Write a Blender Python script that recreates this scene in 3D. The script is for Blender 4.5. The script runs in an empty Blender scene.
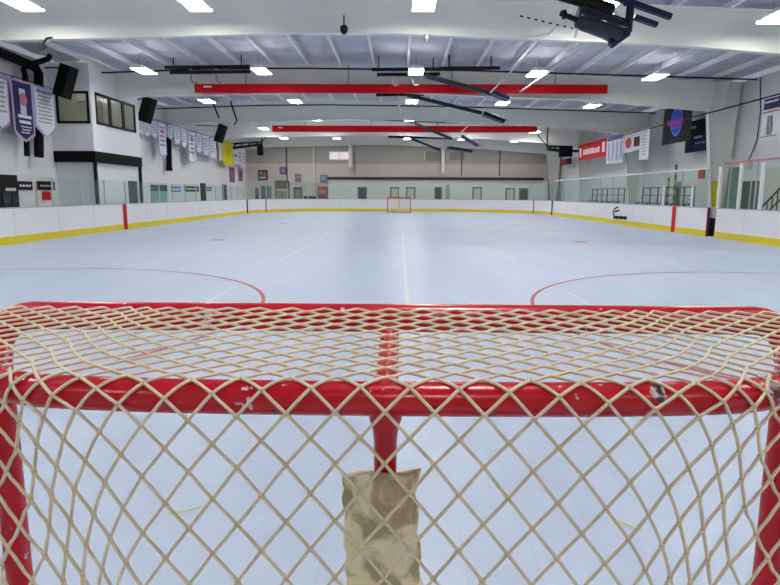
import bpy, math, random
from mathutils import Vector, Matrix
random.seed(7)
scn = bpy.context.scene
col = scn.collection

# ---------------------------------------------------------------- camera
FPX = 614.0
PITCH, YAW, ROLL = math.radians(9.13), math.radians(0.83), math.radians(0.25)
CAM = Vector((0.02, 0.0, 1.53))
Fw = Vector((-math.sin(YAW)*math.cos(PITCH), math.cos(YAW)*math.cos(PITCH), -math.sin(PITCH)))
R0 = Vector((math.cos(YAW), math.sin(YAW), 0))
U0 = R0.cross(Fw)
Rt = R0*math.cos(ROLL) + U0*math.sin(ROLL)
Up = U0*math.cos(ROLL) - R0*math.sin(ROLL)
cd = bpy.data.cameras.new('camera'); cam = bpy.data.objects.new('camera', cd); col.objects.link(cam)
cd.sensor_fit = 'HORIZONTAL'; cd.sensor_width = 36.0; cd.lens = FPX/780*36.0; cd.clip_start = 0.05; cd.clip_end = 200
M = Matrix((Rt, Up, -Fw)).transposed().to_4x4(); M.translation = CAM
cam.matrix_world = M
scn.camera = cam

# ---------------------------------------------------------------- world, exposure
w = bpy.data.worlds.new('world'); scn.world = w; w.use_nodes = True
w.node_tree.nodes['Background'].inputs[0].default_value = (0.6, 0.65, 0.75, 1)
w.node_tree.nodes['Background'].inputs[1].default_value = 0.3
scn.view_settings.view_transform = 'Standard'; scn.view_settings.look = 'None'
scn.view_settings.gamma = 1; scn.view_settings.use_curve_mapping = False
scn.view_settings.exposure = 0.6
LAMP = 30.0          # strength of the ceiling light diffusers

def ray(px, py): return Fw*FPX + Rt*(px-390) + Up*(292.5-py)
def at(px, py, Y):
    d = ray(px, py); return CAM + d*((Y-CAM.y)/d.y)
def atx(px, py, X):
    d = ray(px, py); return CAM + d*((X-CAM.x)/d.x)
def atz(px, py, Z):
    d = ray(px, py); return CAM + d*((Z-CAM.z)/d.z)

# ---------------------------------------------------------------- materials
def lin(c):
    return tuple(((v/255)/12.92 if v/255 <= .04045 else ((v/255+.055)/1.055)**2.4) for v in c)+(1,)
MATS = {}
def mat(name, rgb, rough=.6, metal=0, noise=0, nscale=6, bump=0, bscale=20, spec=.5, emit=None, estr=1, alpha=None, trans=0):
    if name in MATS: return MATS[name]
    m = bpy.data.materials.new(name); m.use_nodes = True
    nt = m.node_tree; b = nt.nodes['Principled BSDF']
    b.inputs['Base Color'].default_value = lin(rgb)
    b.inputs['Roughness'].default_value = rough; b.inputs['Metallic'].default_value = metal
    b.inputs['Specular IOR Level'].default_value = spec
    tc = nt.nodes.new('ShaderNodeTexCoord')
    if noise:
        n = nt.nodes.new('ShaderNodeTexNoise'); n.inputs['Scale'].default_value = nscale; n.inputs['Detail'].default_value = 5
        r = nt.nodes.new('ShaderNodeMixRGB'); c = lin(rgb)
        r.inputs[1].default_value = tuple(v*(1-noise) for v in c[:3])+(1,)
        r.inputs[2].default_value = tuple(min(1, v*(1+noise)) for v in c[:3])+(1,)
        nt.links.new(tc.outputs['Object'], n.inputs['Vector']); nt.links.new(n.outputs['Fac'], r.inputs[0])
        nt.links.new(r.outputs[0], b.inputs['Base Color'])
    if bump:
        n = nt.nodes.new('ShaderNodeTexNoise'); n.inputs['Scale'].default_value = bscale; n.inputs['Detail'].default_value = 4
        bp = nt.nodes.new('ShaderNodeBump'); bp.inputs['Strength'].default_value = bump
        nt.links.new(tc.outputs['Object'], n.inputs['Vector']); nt.links.new(n.outputs['Fac'], bp.inputs['Height'])
        nt.links.new(bp.outputs[0], b.inputs['Normal'])
    if emit:
        b.inputs['Emission Color'].default_value = lin(emit); b.inputs['Emission Strength'].default_value = estr
    if alpha is not None: b.inputs['Alpha'].default_value = alpha
    if trans: b.inputs['Transmission Weight'].default_value = trans
    MATS[name] = m; return m

M_net = mat('net_twine', (224, 209, 180), .8, noise=.18, nscale=60, bump=.6, bscale=400)
M_boards = mat('board_white', (232, 232, 236), .35, noise=.03, nscale=.8)
M_kick = mat('kick_yellow', (226, 205, 8), .45, noise=.05, nscale=2)
M_cap = mat('board_cap', (170, 178, 180), .4)
M_redp = mat('red_paint', (190, 4, 24), .5, spec=.25)
M_redbar = mat('red_enamel', (198, 4, 20), .55, spec=.2)
M_beam = mat('beam_paint', (226, 227, 221), .55, noise=.04, nscale=1.5)
M_purl = mat('purlin_paint', (232, 233, 236), .45)
M_black = mat('black_metal', (12, 12, 15), .5, spec=.25)
M_blackm = mat('black_matte', (9, 9, 12), .8, spec=.2)
M_navy = mat('navy_vinyl', (16, 22, 62), .5, spec=.3)
M_steel = mat('grey_steel', (150, 155, 158), .35, metal=.6)
M_white = mat('white_paint', (226, 226, 228), .6)
M_booth = mat('booth_white', (230, 231, 235), .6, noise=.02, nscale=1)
M_dark = mat('dark_glass', (38, 44, 48), .12, noise=.5, nscale=2)
M_beige = mat('beige_panel', (198, 194, 182), .6)
M_yel = mat('yellow_paint', (222, 200, 20), .5)
M_text = mat('white_lettering', (225, 225, 228), .6)
M_strap = mat('white_strap', (222, 222, 222), .7)
M_lamp = mat('lamp_diffuser', (255, 255, 255), .5, emit=(255, 252, 246), estr=LAMP)
M_lamp2 = mat('lamp_side', (255, 255, 255), .5, emit=(255, 252, 246), estr=6)
M_tube = mat('rubber_dark', (30, 30, 32), .8)

def glass():
    m = bpy.data.materials.new('screen_glass'); m.use_nodes = True; nt = m.node_tree; nt.nodes.clear()
    o = nt.nodes.new('ShaderNodeOutputMaterial'); mx = nt.nodes.new('ShaderNodeMixShader')
    t = nt.nodes.new('ShaderNodeBsdfTransparent'); t.inputs[0].default_value = (.93, .97, .955, 1)
    p = nt.nodes.new('ShaderNodeBsdfPrincipled'); p.inputs['Base Color'].default_value = (.45, .6, .56, 1); p.inputs['Roughness'].default_value = .25
    mx.inputs[0].default_value = .07
    nt.links.new(t.outputs[0], mx.inputs[1]); nt.links.new(p.outputs[0], mx.inputs[2]); nt.links.new(mx.outputs[0], o.inputs[0])
    return m
M_glass = glass()

def floor_mat():
    m = bpy.data.materials.new('sport_tile'); m.use_nodes = True; nt = m.node_tree; b = nt.nodes['Principled BSDF']
    L = nt.links.new; tc = nt.nodes.new('ShaderNodeTexCoord')
    def brick(size, mort, c1, c2, cm):
        k = nt.nodes.new('ShaderNodeTexBrick'); k.offset = 0; k.squash = 1
        k.inputs['Scale'].default_value = 1; k.inputs['Brick Width'].default_value = size; k.inputs['Row Height'].default_value = size
        k.inputs['Mortar Size'].default_value = mort; k.inputs['Mortar Smooth'].default_value = .3; k.inputs['Bias'].default_value = 0
        k.inputs['Color1'].default_value = c1; k.inputs['Color2'].default_value = c2; k.inputs['Mortar'].default_value = cm
        L(tc.outputs['Object'], k.inputs['Vector']); return k
    a = brick(.305, .0012, lin((192, 204, 223)), lin((188, 201, 221)), lin((172, 184, 204)))
    g = brick(1.83, .003, (1, 1, 1, 1), (.975, .98, .985, 1), (.90, .90, .92, 1))
    mu = nt.nodes.new('ShaderNodeMixRGB'); mu.blend_type = 'MULTIPLY'; mu.inputs[0].default_value = 1
    L(a.outputs[0], mu.inputs[1]); L(g.outputs[0], mu.inputs[2])
    n = nt.nodes.new('ShaderNodeTexNoise'); n.inputs['Scale'].default_value = .7; n.inputs['Detail'].default_value = 8; n.inputs['Roughness'].default_value = .6
    mp = nt.nodes.new('ShaderNodeMapping'); mp.inputs['Scale'].default_value = (2.2, .5, 1); L(tc.outputs['Object'], mp.inputs[0]); L(mp.outputs[0], n.inputs['Vector'])
    cr = nt.nodes.new('ShaderNodeValToRGB'); cr.color_ramp.elements[0].position = .3; cr.color_ramp.elements[0].color = (.90, .905, .93, 1)
    cr.color_ramp.elements[1].position = .7; cr.color_ramp.elements[1].color = (1, 1, 1, 1); L(n.outputs['Fac'], cr.inputs[0])
    m2 = nt.nodes.new('ShaderNodeMixRGB'); m2.blend_type = 'MULTIPLY'; m2.inputs[0].default_value = 1
    L(mu.outputs[0], m2.inputs[1]); L(cr.outputs[0], m2.inputs[2]); L(m2.outputs[0], b.inputs['Base Color'])
    b.inputs['Roughness'].default_value = .42
    return m
def ribbed(name, rgb, axis, period, depth=.4, dark=.9):
    m = bpy.data.materials.new(name); m.use_nodes = True; nt = m.node_tree; b = nt.nodes['Principled BSDF']; L = nt.links.new
    tc = nt.nodes.new('ShaderNodeTexCoord'); sp = nt.nodes.new('ShaderNodeSeparateXYZ'); L(tc.outputs['Object'], sp.inputs[0])
    dv = nt.nodes.new('ShaderNodeMath'); dv.operation = 'DIVIDE'; dv.inputs[1].default_value = period; L(sp.outputs[axis], dv.inputs[0])
    fr = nt.nodes.new('ShaderNodeMath'); fr.operation = 'FRACT'; L(dv.outputs[0], fr.inputs[0])
    cr = nt.nodes.new('ShaderNodeValToRGB'); c = lin(rgb); e = cr.color_ramp.elements
    e[0].position = 0; e[0].color = tuple(v*dark for v in c[:3])+(1,); e[1].position = .06; e[1].color = c
    L(fr.outputs[0], cr.inputs[0])
    n = nt.nodes.new('ShaderNodeTexNoise'); n.inputs['Scale'].default_value = .5; L(tc.outputs['Object'], n.inputs['Vector'])
    mx = nt.nodes.new('ShaderNodeMixRGB'); mx.blend_type = 'MULTIPLY'; mx.inputs[0].default_value = .15
    L(cr.outputs[0], mx.inputs[1]); L(n.outputs['Fac'], mx.inputs[2]); L(mx.outputs[0], b.inputs['Base Color'])
    bp = nt.nodes.new('ShaderNodeBump'); bp.inputs['Strength'].default_value = depth; L(cr.outputs[0], bp.inputs['Height']); L(bp.outputs[0], b.inputs['Normal'])
    b.inputs['Roughness'].default_value = .6
    return m
M_floor = floor_mat()
M_wallr = ribbed('siding_grey', (224, 226, 228), 'Y', .9)
M_walll = ribbed('wall_board', (234, 234, 234), 'Y', 2.4, .1, .97)
M_wallf = ribbed('siding_beige', (206, 200, 190), 'X', 1.0)
M_wallfu = ribbed('siding_beige_shade', (176, 170, 160), 'X', 1.0)  # upper far wall: shade under the roof painted in as a darker siding colour
M_insul = mat('insulation', (190, 192, 204), .45, noise=.3, nscale=1.3, bump=.5, bscale=1.6)

def goal_paint():
    m = bpy.data.materials.new('chipped_red'); m.use_nodes = True; nt = m.node_tree; b = nt.nodes['Principled BSDF']; L = nt.links.new
    tc = nt.nodes.new('ShaderNodeTexCoord')
    n = nt.nodes.new('ShaderNodeTexNoise'); n.inputs['Scale'].default_value = 22; n.inputs['Detail'].default_value = 3; L(tc.outputs['Object'], n.inputs['Vector'])
    cr = nt.nodes.new('ShaderNodeValToRGB'); cr.color_ramp.elements[0].position = .655; cr.color_ramp.elements[0].color = (0, 0, 0, 1)
    cr.color_ramp.elements[1].position = .67; cr.color_ramp.elements[1].color = (1, 1, 1, 1); L(n.outputs['Fac'], cr.inputs[0])
    n2 = nt.nodes.new('ShaderNodeTexNoise'); n2.inputs['Scale'].default_value = 40; L(tc.outputs['Object'], n2.inputs['Vector'])
    cc = nt.nodes.new('ShaderNodeValToRGB'); cc.color_ramp.elements[0].position = .45; cc.color_ramp.elements[0].color = lin((60, 40, 45))
    cc.color_ramp.elements[1].position = .55; cc.color_ramp.elements[1].color = lin((225, 200, 205)); L(n2.outputs['Fac'], cc.inputs[0])
    n3 = nt.nodes.new('ShaderNodeTexNoise'); n3.inputs['Scale'].default_value = 9; L(tc.outputs['Object'], n3.inputs['Vector'])
    rd = nt.nodes.new('ShaderNodeMixRGB'); rd.inputs[1].default_value = lin((176, 0, 22)); rd.inputs[2].default_value = lin((206, 4, 30)); L(n3.outputs['Fac'], rd.inputs[0])
    mx = nt.nodes.new('ShaderNodeMixRGB'); L(cr.outputs[0], mx.inputs[0]); L(rd.outputs[0], mx.inputs[1]); L(cc.outputs[0], mx.inputs[2]); L(mx.outputs[0], b.inputs['Base Color'])
    b.inputs['Roughness'].default_value = .22
    bp = nt.nodes.new('ShaderNodeBump'); bp.inputs['Strength'].default_value = .25; L(n.outputs['Fac'], bp.inputs['Height']); L(bp.outputs[0], b.inputs['Normal'])
    return m
M_goal = goal_paint()
def canvas_mat():
    m = mat('worn_canvas_base', (232, 220, 180), .9, bump=1.0, bscale=30); nt = m.node_tree; b = nt.nodes['Principled BSDF']; L = nt.links.new
    tc = nt.nodes.new('ShaderNodeTexCoord'); n = nt.nodes.new('ShaderNodeTexNoise'); n.inputs['Scale'].default_value = 16; n.inputs['Detail'].default_value = 6; n.inputs['Distortion'].default_value = .8
    L(tc.outputs['Object'], n.inputs['Vector']); cr = nt.nodes.new('ShaderNodeValToRGB'); e = cr.color_ramp.elements
    e[0].position = .40; e[0].color = lin((176, 160, 122)); e[1].position = .52; e[1].color = lin((240, 228, 192))
    L(n.outputs['Fac'], cr.inputs[0]); L(cr.outputs[0], b.inputs['Base Color']); return m
M_canvas = canvas_mat()
M_canvas_plain = mat('worn_canvas', (232, 220, 180), .9, noise=.6, nscale=13, bump=1.0, bscale=30)

# ---------------------------------------------------------------- mesh builder
class MB:
    def __init__(s): s.v = []; s.f = []; s.m = []; s.sm = []
    def add(s, vs, fs, mi=0, smooth=False):
        o = len(s.v); s.v += [tuple(x) for x in vs]
        for f in fs: s.f.append([i+o for i in f]); s.m.append(mi); s.sm.append(smooth)
    def box(s, x0, x1, y0, y1, z0, z1, mi=0):
        x0, x1 = sorted((x0, x1)); y0, y1 = sorted((y0, y1)); z0, z1 = sorted((z0, z1))
        vs = [(x, y, z) for x in (x0, x1) for y in (y0, y1) for z in (z0, z1)]
        s.add(vs, [(0, 1, 3, 2), (4, 6, 7, 5), (0, 4, 5, 1), (2, 3, 7, 6), (0, 2, 6, 4), (1, 5, 7, 3)], mi); return s
    def obox(s, c, a, b, d, mi=0):     # centre and three half-axes
        c, a, b, d = map(Vector, (c, a, b, d))
        vs = [c+a*i+b*j+d*k for i in (-1, 1) for j in (-1, 1) for k in (-1, 1)]
        s.add(vs, [(0, 1, 3, 2), (4, 6, 7, 5), (0, 4, 5, 1), (2, 3, 7, 6), (0, 2, 6, 4), (1, 5, 7, 3)], mi); return s
    def tube(s, pts, r, n=8, mi=0, caps=True, rad=None):
        pts = [Vector(p) for p in pts]; k = len(pts)
        t0 = (pts[1]-pts[0]).normalized()
        nrm = t0.cross(Vector((0, 0, 1)))
        if nrm.length < .1: nrm = t0.cross(Vector((0, 1, 0)))
        nrm.normalize(); vs = []
        for i in range(k):
            t = (pts[min(i+1, k-1)]-pts[max(i-1, 0)]).normalized()
            nrm = (nrm - t*nrm.dot(t)).normalized(); bn = t.cross(nrm)
            rr = rad[i] if rad else r
            for q in range(n):
                a = 2*math.pi*q/n; vs.append(pts[i]+nrm*(rr*math.cos(a))+bn*(rr*math.sin(a)))
        fs = [(i*n+q, i*n+(q+1) % n, (i+1)*n+(q+1) % n, (i+1)*n+q) for i in range(k-1) for q in range(n)]
        s.add(vs, fs, mi, True)
        if caps: s.add(vs[:n], [tuple(range(n))[::-1]], mi); s.add(vs[-n:], [tuple(range(n))], mi)
        return s
    def prism(s, poly, d, mi=0):       # planar polygon (3D points) extruded by d
        d = Vector(d); n = len(poly); p = [Vector(q) for q in poly]
        s.add(p+[q+d for q in p], [tuple(range(n)), tuple(range(2*n-1, n-1, -1))]+[(i, i+n, (i+1) % n+n, (i+1) % n) for i in range(n)], mi); return s
    def blob(s, c, r, mi=0):
        c = Vector(c); vs = [c+Vector(d)*r for d in ((1,0,0),(-1,0,0),(0,1,0),(0,-1,0),(0,0,1),(0,0,-1))]
        s.add(vs, [(0,2,4),(2,1,4),(1,3,4),(3,0,4),(2,0,5),(1,2,5),(3,1,5),(0,3,5)], mi, True); return s
    def build(s, name, mats, parent=None):
        me = bpy.data.meshes.new(name); me.from_pydata(s.v, [], s.f)
        if not isinstance(mats, (list, tuple)): mats = [mats]
        for m in mats: me.materials.append(m)
        me.polygons.foreach_set('material_index', s.m); me.polygons.foreach_set('use_smooth', s.sm); me.update()
        o = bpy.data.objects.new(name, me); col.objects.link(o)
        if parent: o.parent = parent
        return o
def tag(o, label=None, cat=None, group=None, kind=None):
    if label: o['label'] = label
    if cat: o['category'] = cat
    if group: o['group'] = group
    if kind: o['kind'] = kind
    return o
def empty(name, loc=(0, 0, 0), label=None, cat=None, group=None, rz=0):
    o = bpy.data.objects.new(name, None); col.objects.link(o); o.location = loc; o.rotation_euler = (0, 0, rz)
    o.empty_display_size = .2
    return tag(o, label, cat, group)
class Off(MB):                         # mesh written in world coordinates, stored relative to a thing's base
    def __init__(s, o): super().__init__(); s.o = Vector(o)
    def build(s, name, mats, parent=None):
        s.v = [tuple(Vector(v)-s.o) for v in s.v]; return super().build(name, mats, parent)
def copy_tree(o, parent=None):
    c = o.copy(); col.objects.link(c); c.parent = parent
    for ch in list(o.children): copy_tree(ch, c)
    return c
def single(mb, name, mats, label, cat, group=None):   # world-coordinate single mesh, origin moved to its base
    xs = [v[0] for v in mb.v]; ys = [v[1] for v in mb.v]; zs = [v[2] for v in mb.v]
    b = Vector(((min(xs)+max(xs))/2, (min(ys)+max(ys))/2, min(zs)))
    mb.v = [tuple(Vector(v)-b) for v in mb.v]
    o = mb.build(name, mats); o.location = b
    return tag(o, label, cat, group)

# ---------------------------------------------------------------- structure
XL, XR, YF, YN = -14.3, 14.9, 58.0, -11.0
RX, RH, SL = -4.0, 7.05, .038
def roof(x): return RH - SL*abs(x-RX)
def struct(mb, name, mats): return tag(mb.build(name, mats), kind='structure')
floor = struct(MB().box(XL-.3, XR+.3, YN-.3, YF+.3, -.2, 0), 'floor', M_floor)
struct(MB().box(XL-.25, XL, YN, YF, 0, roof(XL)+.05), 'wall_left', M_walll)
struct(MB().box(XR, XR+.25, YN, YF, 0, roof(XR)+.05), 'wall_right', M_wallr)
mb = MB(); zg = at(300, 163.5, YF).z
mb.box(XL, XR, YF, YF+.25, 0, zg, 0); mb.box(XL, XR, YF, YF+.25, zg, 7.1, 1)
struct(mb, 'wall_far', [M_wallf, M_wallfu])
struct(MB().box(XL, XR, YN-.25, YN, 0, 7.1), 'wall_near', M_wallf)
# ceiling: quilted insulation sagging between the purlins
PS = 1.45
mb = MB(); nx, ny = 161, 241; vs = []
for j in range(ny):
    for i in range(nx):
        x = XL + (XR-XL)*i/(nx-1); y = YN + (YF-YN)*j/(ny-1)
        ph = ((x-RX)/PS) % 1.0
        sag = .15*math.sin(math.pi*ph)**.7*(.6+.4*math.sin(y*3.4+math.floor((x-RX)/PS)*1.7))
        vs.append((x, y, roof(x)+.29-sag))
mb.add(vs, [(j*nx+i, j*nx+i+1, (j+1)*nx+i+1, (j+1)*nx+i) for j in range(ny-1) for i in range(nx-1)], 0, True)
o = struct(mb, 'ceiling', M_insul)
md = o.modifiers.new('thickness', 'SOLIDIFY'); md.thickness = .05; md.offset = 1

# floor markings: children of the floor
def strip(mb, pts, wdt, z=.003):
    for a, b in zip(pts[:-1], pts[1:]):
        a = Vector((a[0], a[1], 0)); b = Vector((b[0], b[1], 0)); d = (b-a); d.normalize(); n = Vector((-d.y, d.x, 0))*wdt/2
        mb.add([a-n+Vector((0,0,z)), b-n+Vector((0,0,z)), b+n+Vector((0,0,z)), a+n+Vector((0,0,z))], [(0, 1, 2, 3)])
def circle(cx, cy, r, n=96): return [(cx+r*math.cos(2*math.pi*k/n), cy+r*math.sin(2*math.pi*k/n)) for k in range(n+1)]
M_lred = mat('line_red', (188, 66, 92), .5)
M_lwhite = mat('line_white', (212, 216, 220), .5)
M_lpale = mat('line_faded', (168, 128, 152), .5)
M_llime = mat('line_lime', (190, 215, 90), .5)
BX, BY0, BY1, BR = 11.5, -1.9, 54.5, 8.0
YC = 25.8
mb = MB(); strip(mb, [(-BX, YC), (BX, YC)], .11); mb.build('centre_line', M_lpale, floor)
mb = MB(); strip(mb, circle(0, YC, 4.1), .035, .004); mb.build('centre_circle', M_lpale, floor)
for sx in (-1, 1):
    for cy in (7.85, 2*YC-7.85):
        mb = MB(); strip(mb, circle(sx*6.35, cy, 4.5), .055, .004); mb.build('face_off_circle', M_lred, floor)
    for cy in (20.2, 2*YC-20.2):
        mb = MB(); mb.add([(x, y, .004) for x, y in circle(sx*5.95, cy, .22, 20)[:-1]], [tuple(range(20))]); mb.build('face_off_spot', M_lred, floor)
    mb = MB()
    for a, b in ((7.6, 9.6), (14.0, 17.4), (21, 23)): strip(mb, [(sx*2.7, a), (sx*2.7, b)], .05)
    mb.build('lane_line', M_lwhite, floor)
mb = MB(); strip(mb, [(.14, 7.0), (.14, 24.4)], .07); mb.build('long_line', M_lwhite, floor)
for (a, b) in (((168, 516), (208, 505)), ((613, 520), (642, 531)), ((422, 474), (440, 475))):
    p, q = atz(*a, 0), atz(*b, 0); mb = MB(); strip(mb, [(p.x, p.y), (q.x, q.y)], .012); mb.build('tape_mark', M_llime, floor)

# ---------------------------------------------------------------- steel frames
BOT = [(-14.3, 5.5), (-11.7, 5.74), (-7, 5.84), (-3, 5.95), (0, 5.93), (7.7, 5.63), (13.0, 5.22), (13.48, 5.18)]
def frame(Y, which):
    t = empty('roof_frame', (0, Y, 0), 'tapered off-white steel roof frame, ' + which, 'beam')
    o = t.location
    m = Off(o)
    poly = [(x, Y, z) for x, z in BOT] + [(14.85, Y, 5.18), (14.85, Y, roof(14.85)), (RX, Y, RH), (XL, Y, roof(XL))]
    m.prism(poly, (0, .02, 0)); m.build('web', M_beam, t)
    m = Off(o)
    for (x0, z0), (x1, z1) in zip(BOT[:-1], BOT[1:]):
        m.prism([(x0, Y-.11, z0), (x1, Y-.11, z1), (x1, Y-.11, z1-.025), (x0, Y-.11, z0-.025)], (0, .24, 0))
    m.build('bottom_flange', M_beam, t)
    m = Off(o)
    for x0, x1 in ((XL, RX), (RX, 14.85)):
        m.prism([(x0, Y-.11, roof(x0)), (x1, Y-.11, roof(x1)), (x1, Y-.11, roof(x1)+.025), (x0, Y-.11, roof(x0)+.025)], (0, .24, 0))
    m.build('top_flange', M_beam, t)
    m = Off(o)                                                       # tapered column, wide at the knee
    m.prism([(14.07, Y, 0), (14.4, Y, 0), (14.7, Y, 5.18), (13.48, Y, 5.18)], (0, .02, 0))
    m.prism([(14.04, Y-.12, 0), (14.07, Y-.12, 0), (13.5, Y-.12, 5.2), (13.46, Y-.12, 5.2)], (0, .26, 0))
    m.prism([(14.38, Y-.12, 0), (14.41, Y-.12, 0), (14.8, Y-.12, roof(14.85)), (14.77, Y-.12, roof(14.85))], (0, .26, 0))
    m.build('column', M_beam, t)
    m = Off(o)                                                       # stiffener ribs at the knee
    for x in (13.48, 14.1): m.prism([(x, Y-.1, 5.2), (x+.02, Y-.1, 5.2), (x+.3, Y-.1, roof(x)-.05), (x+.28, Y-.1, roof(x)-.05)], (0, .1, 0))
    m.build('stiffener', M_beam, t)
    return t
fr = [frame(Y, s) for Y, s in ((8, 'directly above the near face-off circles'), (18, 'the nearest one crossing the top of the photo'),
      (28, 'second from the camera, behind the longer red bar'), (38, 'third from the camera, between the two red bars'),
      (48, 'fourth from the camera, behind the shorter red bar'), (57.7, 'the farthest one against the end wall'))]
m = Off((0, 28, 0)); m.box(13.98, 14.43, 27.86, 28.17, .0, 2.15)
o = m.build('column_pad', M_yel, fr[2]); o['label'] = 'yellow painted foot of the column'
# purlins
x = RX - PS*int((RX-XL)/PS); k = 0
while x < XR-.2:
    if x > XL+.2:
        m = MB(); z = roof(x)
        m.box(x-.012, x+.012, YN, YF, z+.03, z+.22); m.box(x-.05, x+.05, YN, YF, z+.025, z+.045); m.box(x+.038, x+.05, YN, YF, z+.045, z+.08)
        single(m, 'roof_purlin', M_purl, 'pale steel purlin running lengthwise under the white quilted ceiling', 'purlin', 'purlins under the ceiling')
    x += PS
# rods / pipes crossing the roof in front of the frames
for Y, zz, s in ((18.9, 6.27, 'just behind the nearest roof frame'), (26.9, 6.72, 'just in front of the second roof frame'), (37.2, 6.66, 'just in front of the third roof frame')):
    m = MB(); m.tube([(XL, Y, zz-.25), (-8, Y, zz-.03), (RX, Y, zz), (3, Y, zz-.08), (XR, Y, zz-.42)], .035, 8)
    single(m, 'ceiling_pipe', M_black, 'thin black pipe crossing the ceiling ' + s, 'pipe')

# ---------------------------------------------------------------- ceiling lights
LX = [(-10.0, 'leftmost'), (-5.4, 'second from left'), (.63, 'middle'), (5.3, 'second from right'), (9.9, 'rightmost')]
LY = [(-5.6, 'behind the near end boards'), (2.0, 'above the near goal'), (9.7, 'over the near face-off circles'), (16.3, 'nearest row in the photo'), (24.9, 'second row, before the long red bar'), (32.8, 'third row, past the long red bar'),
      (40.6, 'fourth row, before the short red bar'), (46.3, 'fifth row, past the short red bar'), (54.2, 'last row, above the far boards')]
def make_light():
    t = empty('ceiling_light')
    m = MB(); m.box(-.28, .28, -.62, .62, .0, .012); m.build('diffuser', M_lamp, t)
    m = MB(); m.prism([(-.28, -.62, .012), (.28, -.62, .012), (.16, -.62, .07), (-.16, -.62, .07)], (0, 1.24, 0)); q = m.build('upper_lens', M_lamp2, t); q['label'] = 'softly glowing side of the lens'
    m = MB(); m.box(-.17, .17, -.64, .64, .07, .12); m.box(-.29, .29, -.64, -.622, -.01, .07); m.box(-.29, .29, .622, .64, -.01, .07); m.build('housing', M_white, t)
    m = MB(); m.tube([(0, -.4, .1), (0, -.4, .55)], .008, 5); m.tube([(0, .4, .1), (0, .4, .55)], .008, 5); m.build('hanger', M_steel, t)
    return t
L0 = make_light(); first = True
for y, ys in LY:
    for x, xs in LX:
        t = L0 if first else copy_tree(L0); first = False
        t.location = (x*(.96 if y == 16.3 else 1), y, 6.22 if x < 5 else 6.15 if x < 8 else 5.92 if y == 16.3 else 6.02)
        t['label'] = 'rectangular white ceiling light, %s of the %s' % (xs, ys) if 'row' in ys else 'rectangular white ceiling light %s, %s' % (ys, xs)
        t['category'] = 'ceiling light'; t['group'] = 'ceiling lights'

# ---------------------------------------------------------------- dasher boards and glass
def side_y(px, sx, h): return atx(px, 0, sx*BX).y
def arc(sx, a0, a1, n=14):            # far corner; a=0 on the side, a=90 on the end
    return [(sx*(BX-BR+BR*math.cos(a0+(a1-a0)*k/n)), BY1-BR+BR*math.sin(a0+(a1-a0)*k/n)) for k in range(n+1)]
D2 = math.pi/180
def near_arc(sx, n=14): return [(sx*(BX-BR+BR*math.cos(math.pi/2*k/n)), BY0+BR-BR*math.sin(math.pi/2*k/n)) for k in range(n+1)]
def offs(path, d):                    # offset outward from the rink centre line
    out = []
    for i, p in enumerate(path):
        a = path[max(i-1, 0)]; b = path[min(i+1, len(path)-1)]
        t = Vector((b[0]-a[0], b[1]-a[1])).normalized(); n = Vector((t.y, -t.x))
        if n.dot(Vector((p[0], p[1]-YC))) < 0: n = -n
        out.append((p[0]+n.x*d, p[1]+n.y*d))
    return out
def wall_run(m, path, d0, d1, z0, z1, mi=0):
    a = offs(path, d0); b = offs(path, d1); n = len(a)
    vs = [(p[0], p[1], z) for z in (z0, z1) for q in (a, b) for p in q]
    fs = []
    for i in range(n-1):
        fs += [(i, i+1, 2*n+i+1, 2*n+i), (n+i+1, n+i, 3*n+i, 3*n+i+1), (2*n+i, 2*n+i+1, 3*n+i+1, 3*n+i), (i+1, i, n+i, n+i+1)]
    fs += [(0, 2*n, 3*n, n), (n-1, 2*n-1, 4*n-1, 3*n-1)]
    m.add(vs, fs, mi)
def boards(path, label, seams=True):
    c = path[len(path)//2]; t = empty('dasher_board', (c[0], c[1], 0), label, 'rink boards'); o = t.location
    m = Off(o); wall_run(m, path, 0, .1, .0, 1.05); m.build('panel', M_boards, t)
    m = Off(o); wall_run(m, path, -.012, 0, .0, .23); q = m.build('kick_plate', M_kick, t); q['label'] = 'yellow kick strip'
    m = Off(o); wall_run(m, path, -.01, .13, 1.05, 1.08); m.build('cap_rail', M_cap, t)
    if seams:
        m = Off(o); acc = 0
        for a, b in zip(path[:-1], path[1:]):
            L = math.hypot(b[0]-a[0], b[1]-a[1]); n = int((acc+L)//2.44) - int(acc//2.44)
            for k in range(n):
                s = ((int(acc//2.44)+1+k)*2.44-acc)/L
                m.tube([(a[0]+(b[0]-a[0])*s, a[1]+(b[1]-a[1])*s, .24), (a[0]+(b[0]-a[0])*s, a[1]+(b[1]-a[1])*s, 1.05)], .005, 4)
            acc += L
        if m.v: m.build('joint', mat('joint_grey', (176, 178, 180), .6), t)
    return t
gapR0, gapR1 = atx(715.5, 220, BX).y, atx(706.5, 220, BX).y
La, Lb = 1*D2, 25*D2                                    # gate in the left far corner
Ra, Rb = 1*D2, 24.5*D2
left = boards([(-BX, BY0+BR), (-BX, YC-.2)] + [(-BX, YC+.2), (-BX, BY1-BR)] + arc(-1, 0, La)[1:], 'white boards with yellow base along the left side of the rink')
gL = boards(arc(-1, La+.012, Lb, 6), 'short white gate panel in the far left corner of the boards', False)
far = boards(arc(-1, Lb+.012, math.pi/2) + arc(1, Rb+.012, math.pi/2)[::-1], 'white boards with yellow base across the far end behind the small goal')
gR = boards(arc(1, Ra+.012, Rb, 6), 'short white gate panel in the far right corner of the boards', False)
r2 = boards([(BX, gapR1), (BX, BY1-BR)] + arc(1, 0, Ra)[1:], 'white boards along the far right side, from the open gate to the corner')
r1 = boards([(BX, BY0+BR), (BX, gapR0)], 'white boards at the right, nearest the camera, ending at the open gate')
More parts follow.
